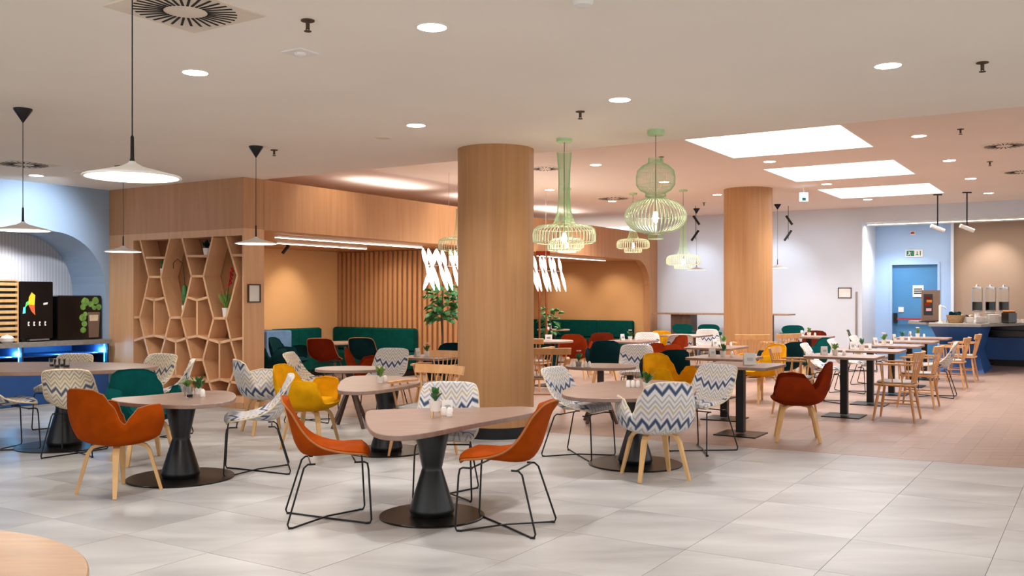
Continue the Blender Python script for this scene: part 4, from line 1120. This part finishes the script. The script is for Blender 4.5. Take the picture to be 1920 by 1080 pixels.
PROTO = {}
def put(kind, col, x, y, ang, label, group=None, z=0):
    key = (kind, col); rz = R_(ang)
    if key not in PROTO:
        if kind == 'shell': o = make_shell(M[col], M['cream'] if col in ('chev', 'chevw') else M['dkseam'])
        elif kind == 'bucket': o = make_bucket(M[col], {'orange': M['dkseam'], 'chev': M['cream']}.get(col, M[col]), M['legw'])
        else: o = make_spindle()
        PROTO[key] = o; o.location = (x, y, z); o.rotation_euler.z = rz; o['label'] = label
        if group: o['group'] = group
        return o
    return dup(PROTO[key], (x, y, z), rz, label, group)

# ---- tables
def hourglass(t, h, r0=.155, rw=.068, r1=.12):
    MB().lathe([(r0*.93, .012), (r0, .04), (r0*.985, .06), (rw*1.08, h*.50), (rw, h*.53), (rw*1.08, h*.56), (r1*.97, h*.9), (r1, h)], 40).build('pedestal', M['hour'], t, True)
def top_mesh(t, outline, z, th=.034, mat='top'):
    MB().prism(outline, z-th, z-.001, .004).build('tabletop', M[mat], t, False)
def pebble(name, label, px_outline, base, z, disc=.41, rot=0, hg=True):
    b2 = G(*base); t = thing(name, label, 'table', (b2.x, b2.y, 0))
    pts = [(G(x, y, z).x-b2.x, G(x, y, z).y-b2.y) for x, y in px_outline]
    if sum(p[0]*q[1]-q[0]*p[1] for p, q in zip(pts, pts[1:]+pts[:1])) < 0: pts = pts[::-1]
    pts = chaikin(pts, 3); top_mesh(t, pts, z)
    hourglass(t, z-.034); MB().lathe([(disc, 0), (disc, .008), (disc-.006, .012), (0, .012)], 56).build('base_disc', M['disc'], t)
    return t, b2
pebble('pebble_table', 'front pebble-shaped table between the two orange shell chairs', [(682, 771), (690, 806), (722, 817), (780, 816), (890, 793), (1000, 774), (1022, 766), (985, 761), (904, 764), (775, 765), (700, 768)], (810, 967), .66, .36)
pebble('pebble_table', 'pebble-shaped table at the left with the orange armchair before it', [(205, 748), (225, 754), (315, 759), (380, 759), (445, 751), (440, 731), (355, 733), (280, 741), (215, 745)], (339, 896), .66, .43)
pebble('pebble_table', 'pebble-shaped table behind the front one, beside the mustard armchair', [(628, 730), (644, 706), (690, 703), (792, 707), (790, 718), (742, 727), (690, 734), (645, 734)], (725, 846), .66, .38)
t, b_e = pebble('pebble_table', 'oval table on a black hourglass base among chevron chairs', [(1048, 741), (1060, 726), (1120, 716), (1190, 711), (1260, 713), (1305, 722), (1306, 738), (1260, 745), (1180, 747), (1100, 747)], (1191, 870), .67, .42)
# big oval at left
b2 = G(121, 836); t = thing('oval_table', 'large oval table at the left edge before the coffee counter', 'table', (b2.x, b2.y, 0))
cx_, cy_ = -5.15-b2.x, 9.8-b2.y
top_mesh(t, [(cx_+1.4*cos(a*pi/32)*1.0, cy_+.74*sin(a*pi/32)) for a in range(64)], .77, .04)
hourglass(t, .73, .17, .08, .13); MB().lathe([(.46, 0), (.46, .01), (0, .012)], 56).build('base_disc', M['disc'], t)
q = MB().lathe([(.16, .012), (.17, .04), (.08, .39), (.13, .73)], 40).build('pedestal', M['hour'], t, True, (-1.5, .1, 0)); MB().lathe([(.46, 0), (.46, .01), (0, .012)], 56).build('base_disc', M['disc'], t, False, (-1.5, .1, 0))
# near round table, lower left corner
t = thing('round_table', 'round oak tabletop cut off by the lower left corner', 'table', (-1.88, 2.26, 0))
MB().prism(circ(.78, 72), .705, .75, .004).build('tabletop', M['rtop'], t); hourglass(t, .705, .17, .08, .13); MB().lathe([(.4, 0), (.4, .012), (0, .012)], 48).build('base_disc', M['disc'], t)

def crossleg_table(label, x, y, z, a, b3, rot=0):
    t = thing('crossleg_table', label, 'table', (x, y, 0), rot)
    top_mesh(t, superell(a, b3, 2.3, 48), z)
    MB().box((0, 0, z-.034-.13), (.075, .075, .26)).build('post', M['legd'], t)
    for k in range(4):
        an = pi/4+k*pi/2
        MB().sweep([(.03*cos(an), .03*sin(an), z-.24), (.25*cos(an), .25*sin(an), 0)], [(.045, .03), (.032, .024)], (-sin(an), cos(an), 0)).build('leg', M['legd'], t)
    return t
crossleg_table('small table on splayed dark wooden legs behind the pebble table by the mustard chair', -1.87, 10.8, .68, .40, .36)
crossleg_table('table on splayed dark legs just right of the near column', G(1125, 790).x, 11.2, .68, .42, .40)
crossleg_table('light table in the left niche in front of the teal bench', -3.15, 16.6, .70, .55, .36, UANG)
SQ = {}
def post_table(label, x, y, w_=.8, d_=.8, z=.765, rot=UANG, round_=False, group=None):
    t = thing('post_table', label, 'table', (x, y, 0), rot, group)
    o = superell(w_/2, d_/2, 2, 40) if round_ else superell(w_/2, d_/2, 14, 40)
    top_mesh(t, o, z, .032)
    MB().box((0, 0, z/2), (.085, .085, z-.036-.01), bev=.004).build('post', M['black'], t)
    MB().box((0, 0, .006), (.46, .46, .012), bev=.002).build('base_plate', M['disc'], t)
    MB().box((0, 0, z-.038), (.3, .3, .008)).build('top_bracket', M['black'], t)
    return t
post_table('square table on a black post with the rust armchair at its right', 2.5, 10.2)
tabG = []
for k, lb in enumerate(('nearest table of the right row', 'second table of the right row', 'third table of the right row', 'fourth table of the right row', 'farthest table of the right row')):
    x, y = 4.19+1.55*k*U.x, 11.77+1.55*k*U.y
    post_table(lb+', on a black post', x, y, .74, .86); tabG.append((x, y))
post_table('pointed table between the mustard chair and the chevron chairs at centre right', 3.05, 13.9, .95, .7)
post_table('narrow table left of the square post table, behind the mustard chair', 2.62, 11.5, .8, .75)
post_table('far table in front of the two far chevron chairs', 3.4, 18.2, .9, .8)
post_table('far table in front of the rust chairs by the dark teal bench', 2.0, 15.8, .9, .7)
post_table('round table just right of the near column near the rust chair', .62, 15.8, .95, .8, round_=True)
post_table('round table close to the dark teal bench of the right niche', .95, 21.4, .75, .75, round_=True)
post_table('far table with the rust armchair behind, right of the far column', 5.6, 17.6, .8, .8)
post_table('table with the flower vase left of the near column', -1.1, 12.6, .75, .75, z=.70)
# high table by the pale blue wall
hc = W(12.9, -2.0); t = thing('high_table', 'long thin high table along the pale blue wall behind the far column', 'table', hc, UANG)
MB().box((0, 0, 1.095), (.6, 3.35, .035), bev=.004).build('tabletop', M['topedge'], t)
for yy in (.95, -.95): MB().box((0, yy, .54), (.45, .5, 1.075)).build('support', M['legd'], t)
def stool(px, Y, ang, label):
    x = (px-960)/FPX*Y
    t = thing('bar_stool', label, 'bar stool', (x, Y, 0), R_(ang))
    rows = []
    for a in range(13):
        f = -1+2*a/12; rows.append([Vector((-.16-.05*cos(f*1.2), .25*f, .82+.10*q*(1-abs(f)**4)**.5)) for q in (-1, -.8, -.3, .3, .8, 1)])
    MB().shell(rows, .03, flip=True).build('backrest', M['teal'], t, True)
    MB().lathe([(.19, .68), (.21, .70), (.21, .74), (.18, .755), (0, .76)], 28).build('seat', M['teal'], t, True)
    for k in range(4):
        an = pi/4+k*pi/2; MB().tube([(.12*cos(an), .12*sin(an), .69), (.24*cos(an), .24*sin(an), 0)], .012, 8).build('leg', M['legw'], t, True)
    MB().tube([(.2*cos(a*pi/12), .2*sin(a*pi/12), .28) for a in range(24)], .007, 6, True).build('foot_ring', M['black'], t, True)
stool(1286, 20.4, 55, 'teal bar stool, leftmost at the high table'); stool(1335, 20.1, 55, 'teal bar stool left of the far column'); stool(1479, 19.4, 100, 'teal bar stool right of the far column')

# ================================================================ CHAIRS
put('shell', 'orange', -1.246, 6.31, 15, 'burnt orange shell chair left of the front table, facing right')
put('shell', 'orange', -.037, 6.08, 161, 'burnt orange shell chair right of the front table, facing left')
put('shell', 'chev', -.50, 7.08, 268, 'chevron shell chair behind the front table, facing the camera')
put('bucket', 'orange', -3.03, 7.20, 62, 'burnt orange armchair with wooden legs seen from behind at the left')
put('bucket', 'teal', -3.36, 8.52, -50, 'teal armchair on the far side of the left pebble table')
put('shell', 'chev', -2.19, 8.03, 195, 'chevron shell chair seen from the side, between the orange chairs')
put('bucket', 'mustard', -2.02, 9.35, -14, 'mustard armchair left of the near column, facing right')
put('bucket', 'chev', -2.72, 10.35, 32, 'chevron armchair behind the mustard one near the shelf pier')
put('shell', 'chevw', -2.42, 11.3, -5, 'chevron shell chair mostly hidden behind the mustard armchair back')
put('shell', 'chev', -1.63, 11.95, 255, 'chevron shell chair facing the camera behind the splayed-leg table')
put('shell', 'brick', -3.1, 15.5, 82, 'dark rust shell chair seen from behind in the left niche')
put('shell', 'tealdk', -2.45, 15.7, 80, 'dark teal shell chair right of the dark rust one in the left niche')
put('bucket', 'rust', -1.93, 12.75, 10, 'rust armchair mostly hidden behind a chevron shell chair')
put('bucket', 'tealdk', -3.93, 14.9, 60, 'dark teal armchair just right of the shelf pier')
put('bucket', 'tealdk', -3.72, 15.7, -10, 'dark teal armchair turned sideways behind the one by the pier')
put('bucket', 'tealdk', -.95, 13.5, 255, 'dark teal armchair just left of the near column below the tree')
put('spindle', 'w', -.88, 11.2, 240, 'wooden spindle armchair left of the near column, farther one')
put('spindle', 'w', -.84, 8.82, 235, 'wooden spindle armchair left of the near column, nearer one')
# around the big oval
put('shell', 'chevw', -4.17, 8.93, 98, 'chevron shell chair seen from behind at the big oval table')
put('shell', 'chevw', -5.17, 10.75, 268, 'chevron shell chair facing the camera behind the big oval table')
put('shell', 'chevw', -4.22, 10.75, 250, 'chevron shell chair at the right far end of the big oval table')
put('shell', 'chev', -3.70, 9.95, 195, 'chevron shell chair right of the big oval table, facing left')
put('shell', 'chev', -4.98, 9.12, 50, 'chevron shell chair cut off by the left edge of the picture')
# right of the column
put('bucket', 'chev', 1.19, 7.78, 103, 'chevron armchair with wooden legs seen from behind, nearest right of the column')
put('shell', 'chev', .63, 8.8, -36, 'chevron shell chair left of the oval hourglass table')
put('shell', 'chev', 1.86, 9.1, 226, 'chevron shell chair right of the oval hourglass table')
put('bucket', 'mustard', 1.9, 11.0, -55, 'mustard armchair in front of a dark teal one, right of the near column')
put('bucket', 'tealdk', 2.02, 12.35, 105, 'very dark teal armchair right behind the mustard one')
put('bucket', 'tealdk', 1.49, 14.9, 85, 'dark teal armchair with rounded back seen from behind at centre')
put('shell', 'chev', 1.72, 12.9, 262, 'chevron shell chair right of the round-backed dark teal armchair')
put('shell', 'chev', 2.52, 17.4, 262, 'chevron shell chair behind the far table by the dark teal bench')
put('bucket', 'rust', 1.18, 17.3, 75, 'rust armchair between the round table and the dark teal bench, left one')
put('bucket', 'brick', 1.72, 18.1, 90, 'dark rust armchair between the round table and the dark teal bench, right one')
put('spindle', 'w', .46, 12.3, 90, 'wooden spindle armchair just right of the near column, nearer one')
put('spindle', 'w', .36, 15.1, 60, 'wooden spindle armchair just right of the near column, farther one')
put('shell', 'chev', 3.02, 17.0, 90, 'far chevron shell chair with a rust chair at its left')
put('shell', 'chev', 4.05, 19.2, 265, 'farthest chevron shell chair, left of the far column')
put('bucket', 'rust', 2.72, 16.4, 200, 'small far rust armchair left of a chevron chair')
put('bucket', 'mustard', 3.05, 19.1, 80, 'far mustard chair with its top edge showing above the chevron chairs')
put('spindle', 'w', 4.22, 16.6, 88, 'wooden spindle armchair seen from behind in front of the far column')
put('bucket', 'mustard', 3.55, 13.35, 205, 'mustard armchair below the far column, facing left')
put('bucket', 'tealdk', 4.12, 14.4, 120, 'dark teal armchair right of the mustard one below the far column')
put('spindle', 'w', 3.66, 12.1, -28, 'wooden spindle armchair at the left side of the nearest right-row table')
put('spindle', 'w', 4.85, 17.0, 120, 'far wooden spindle armchair right of the far column')
put('bucket', 'brick', 5.97, 18.55, 240, 'far dark rust armchair in front of the pale blue wall')
put('bucket', 'teal', 4.95, 15.6, 190, 'teal armchair beside the far spindle armchair')
put('shell', 'teal', 7.1, 18.9, -20, 'far teal shell chair at the foot of the wall corner strip')
put('bucket', 'rust', 3.0, 9.82, 166, 'rust armchair with wooden legs facing the square post table')
row_k = ['nearest', 'second', 'third', 'fourth', 'farthest']
for k in range(5):
    x, y = 4.19+.53+1.55*k*U.x, 11.77-.33+1.55*k*U.y
    if k == 2: put('shell', 'chev', x, y, 150, 'chevron shell chair between the spindle armchairs of the right row')
    else: put('spindle', 'w', x, y, 147.6, f'wooden spindle armchair at the right side, {row_k[k]} in the row before the bar')
    if k in (1, 2): put('shell', 'chev', 4.19-.53+1.55*k*U.x, 11.77+.33+1.55*k*U.y, -30, f'chevron shell chair at the left side of the {row_k[k]} right-row table')
    if k in (3,): put('shell', 'chev', 4.19-.53+1.55*k*U.x, 11.77+.33+1.55*k*U.y, -35, f'chevron shell chair at the left side of the {row_k[k]} right-row table')

# ================================================================ TABLE TOP ITEMS
def shaker(x, y, z, label, group=None, mat='pot'):
    t = thing('salt_shaker', label, 'shaker', (x, y, z), 0, group)
    MB().lathe([(.02, 0), (.022, .01), (.018, .055), (.012, .062), (0, .066)], 16).build('body', M[mat], t, True)
    MB().lathe([(.0, .064), (.009, .066), (.0, .07)], 10).build('cap', M['steel'], t, True)
def card(x, y, z, label, rz=0, h=.11, w_=.08):
    t = thing('menu_card', label, 'menu card', (x, y, z), rz)
    MB().box((0, .014, h/2), (w_, .003, h), mat=Matrix.Rotation(.2, 4, 'X')).build('front_sheet', M['paper'], t)
    bs = MB().box((0, -.014, h/2), (w_, .003, h), mat=Matrix.Rotation(-.2, 4, 'X')).build('back_sheet', M['paper'], t)
    MB().box((0, -.024, h*.5), (w_*.5, .002, h*.22), mat=Matrix.Rotation(-.2, 4, 'X')).build('printed_block', M['steel'], bs)
def tumbler(x, y, z, label, group=None):
    t = thing('drinking_glass', label, 'glass', (x, y, z), 0, group)
    MB().lathe([(.028, 0), (.034, .09), (.031, .09), (.026, .006), (0, .006)], 18).build('glass_body', M['glass'], t, True)
    MB().lathe([(0, .007), (.024, .007), (.027, .03), (0, .03)], 14).build('candle', M['pot'], t, True)
# front table
z = .66; p = G(816, 783, z); t = plant(p.x, p.y, z+.045, 'potted plant in a white pot with wooden feet on the front table', 26, .10, .07, .045, .075, leaf='leaf', llen=.055)
for k in range(3): MB().tube([(.03*cos(k*2.1), .03*sin(k*2.1), .01), (.038*cos(k*2.1), .038*sin(k*2.1), -.045)], .005, 6).build('foot', M['legw'], t)
p = G(843, 781, z); shaker(p.x, p.y, z, 'white shaker at the right on the front table'); p = G(832, 779, z); shaker(p.x, p.y, z, 'white shaker next to the plant on the front table'); p = G(838, 772, z); card(p.x, p.y, z, 'small white folded card on the front table', .3, .085)
# left pebble table
p = G(352, 742, z); plant(p.x, p.y, z, 'leafy sprig in a glass pot at the left end on the left pebble table', 18, .08, .07, .035, .08, 'steel', 'leaflt', llen=.06)
p = G(372, 739, z); plant(p.x, p.y, z, 'green herb in a pot at the right on the left pebble table', 22, .12, .08, .03, .05, 'pot', 'leaf', llen=.06)
p = G(380, 744, z); shaker(p.x, p.y, z, 'white shaker right of the herbs on the left pebble table'); p = G(356, 746, z); tumbler(p.x, p.y, z, 'small glass beside the sprig on the left pebble table')
p = G(713, 718, z); plant(p.x, p.y, z, 'bright green sprig in a white pot on the table by the mustard chair', 24, .12, .06, .04, .06, leaf='leaflt', llen=.06); p = G(722, 716, z); shaker(p.x, p.y, z, 'white shaker beside the bright green sprig')
z = .67
p = G(1213, 728, z); plant(p.x, p.y, z, 'low green plant on the oval hourglass table', 26, .11, .09, .04, .05, leaf='leaf', llen=.06)
for k, px in enumerate((1178, 1187, 1196)): p = G(px, 726, z); shaker(p.x, p.y, z, ('left', 'middle', 'right')[k]+' one of three small white shakers on the oval hourglass table', 'shakers on the oval table', 'pot')
z = .77
for k, px in enumerate((98, 107, 116, 125)): p = G(px, 688+(k % 2)*2, z); tumbler(p.x, p.y, z, ('leftmost', 'second from left', 'second from right', 'rightmost')[k]+' of the four tumblers on the big oval table', 'tumblers on the big oval table')
z = .765
p = G(1405, 684, z); card(p.x, p.y, z, 'white menu card on the square post table', .1, .13, .13)
z = .68
p = G(1052, 686, z); plant(G(1085, 687, z).x, G(1085, 687, z).y, z, 'pink flowering plant on the table right of the near column', 18, .12, .05, .04, .06, 'steel', 'leaf', flower='pink', name='flowering_plant')
for k, px in enumerate((1076, 1098, 1105)): q_ = G(px, 688, z); shaker(q_.x, q_.y, z, ('left', 'middle', 'right')[k]+' one of three white shakers by the pink flowers', 'shakers beside the pink flowers')
def topitems(x, y, z, desc, fl=None, seed=0):
    plant(x, y, z, f'small plant in a white pot on the {desc}', 18, .10, .07, .04, .07, leaf='leaf' if seed % 2 else 'leaflt', flower=fl)
    shaker(x+.1, y-.04, z, f'white shaker on the {desc}'); card(x-.13, y+.02, z, f'white folded card on the {desc}', .2*seed)
for k, (x, y) in enumerate(tabG): topitems(x-.1, y+.05, .765, row_k[k]+' table of the right row', 'pink' if k in (2, 4) else None, k)
topitems(2.6, 11.5, .765, 'narrow table behind the mustard chair', None, 1)
topitems(3.15, 13.9, .765, 'pointed table at centre right', None, 2)
topitems(2.0, 15.8, .765, 'far table by the dark teal bench', 'pink', 3)
topitems(5.6, 17.6, .765, 'far table right of the far column', None, 4)
topitems(-1.15, 12.6, .70, 'table left of the near column', 'pink', 5)
p = (.95, 21.4); card(p[0]-.1, p[1], .765, 'white folded card on the round table close to the bench', 0, .14, .1)
p = (.62, 15.8); card(p[0], p[1], .765, 'white folded card on the round table near the rust chair', 0, .1, .12)

# ================================================================ LARGE PLANTS AND COPPER STAND
def tree(x, y, label, h=1.9, crown=.3, n=60, leafmat='leaf', trunk_top=1.25, leaf=.17):
    t = thing('potted_tree', label, 'plant', (x, y, 0))
    MB().lathe([(.16, 0), (.2, .38), (.17, .38), (.16, .33), (0, .33)], 28).build('pot', M['tealdk'], t, True)
    MB().tube([(0, 0, .3), (.01, .01, .8), (-.01, 0, trunk_top), (.02, 0, h-.15)], [.025, .02, .016, .006], 8).build('trunk', M['stem'], t, True)
    rnd = random.Random(11+int(x*10)); first = None
    for k in range(n):
        an = rnd.uniform(0, 2*pi); el = rnd.uniform(-.5, 1.3); zc = rnd.uniform(trunk_top-.1, h-.1); rr = crown*rnd.uniform(.25, 1)*(1-.35*abs((zc-(trunk_top+h)/2)/(h-trunk_top)))
        if first is None:
            L = leaf; mb = MB()
            mb.add([(0, 0, 0), (L*.3, L*.26, .01), (L*.65, L*.3, 0), (L, 0, -.03), (L*.65, -L*.3, 0), (L*.3, -L*.26, .01), (L*.5, 0, .03), (L*.5, 0, -.008)],
                   [(0, 1, 6), (1, 2, 6), (2, 3, 6), (3, 4, 6), (4, 5, 6), (5, 0, 6), (1, 0, 7), (2, 1, 7), (3, 2, 7), (4, 3, 7), (5, 4, 7), (0, 5, 7)])
            o = mb.build('leaf', M[leafmat], t); first = o
        else: o = first.copy(); COL.objects.link(o)
        o.location = (rr*cos(an)*.75, rr*sin(an)*.75, zc); o.rotation_euler = (rnd.uniform(-.6, .6), -el*.6+.3, an)
    return t
tree(-1.2, 16.0, 'tall leafy potted tree just left of the near column', 1.82, .33, 130, 'leaf', 1.2)
tree((1032-960)/FPX*20.5, 20.5, 'dark potted plant left of the long dark teal bench', 1.35, .28, 60, 'leaf', .75)
t = thing('copper_post_stand', 'pair of copper coloured posts under a brown box just right of the column', 'stand', ((1018-960)/FPX*19, 19, 0))
MB().box((0, 0, .015), (.34, .2, .03)).build('foot', M['copper'], t)
MB().tube([(-.07, 0, .02), (-.07, 0, 2.36)], .022, 10).build('post', M['copper'], t, True); MB().tube([(.07, 0, .02), (.07, 0, 2.36)], .022, 10).build('post', M['copper'], t, True)
MB().box((0, 0, 2.395), (.28, .16, .08)).build('cap_box', M['brick'], t)
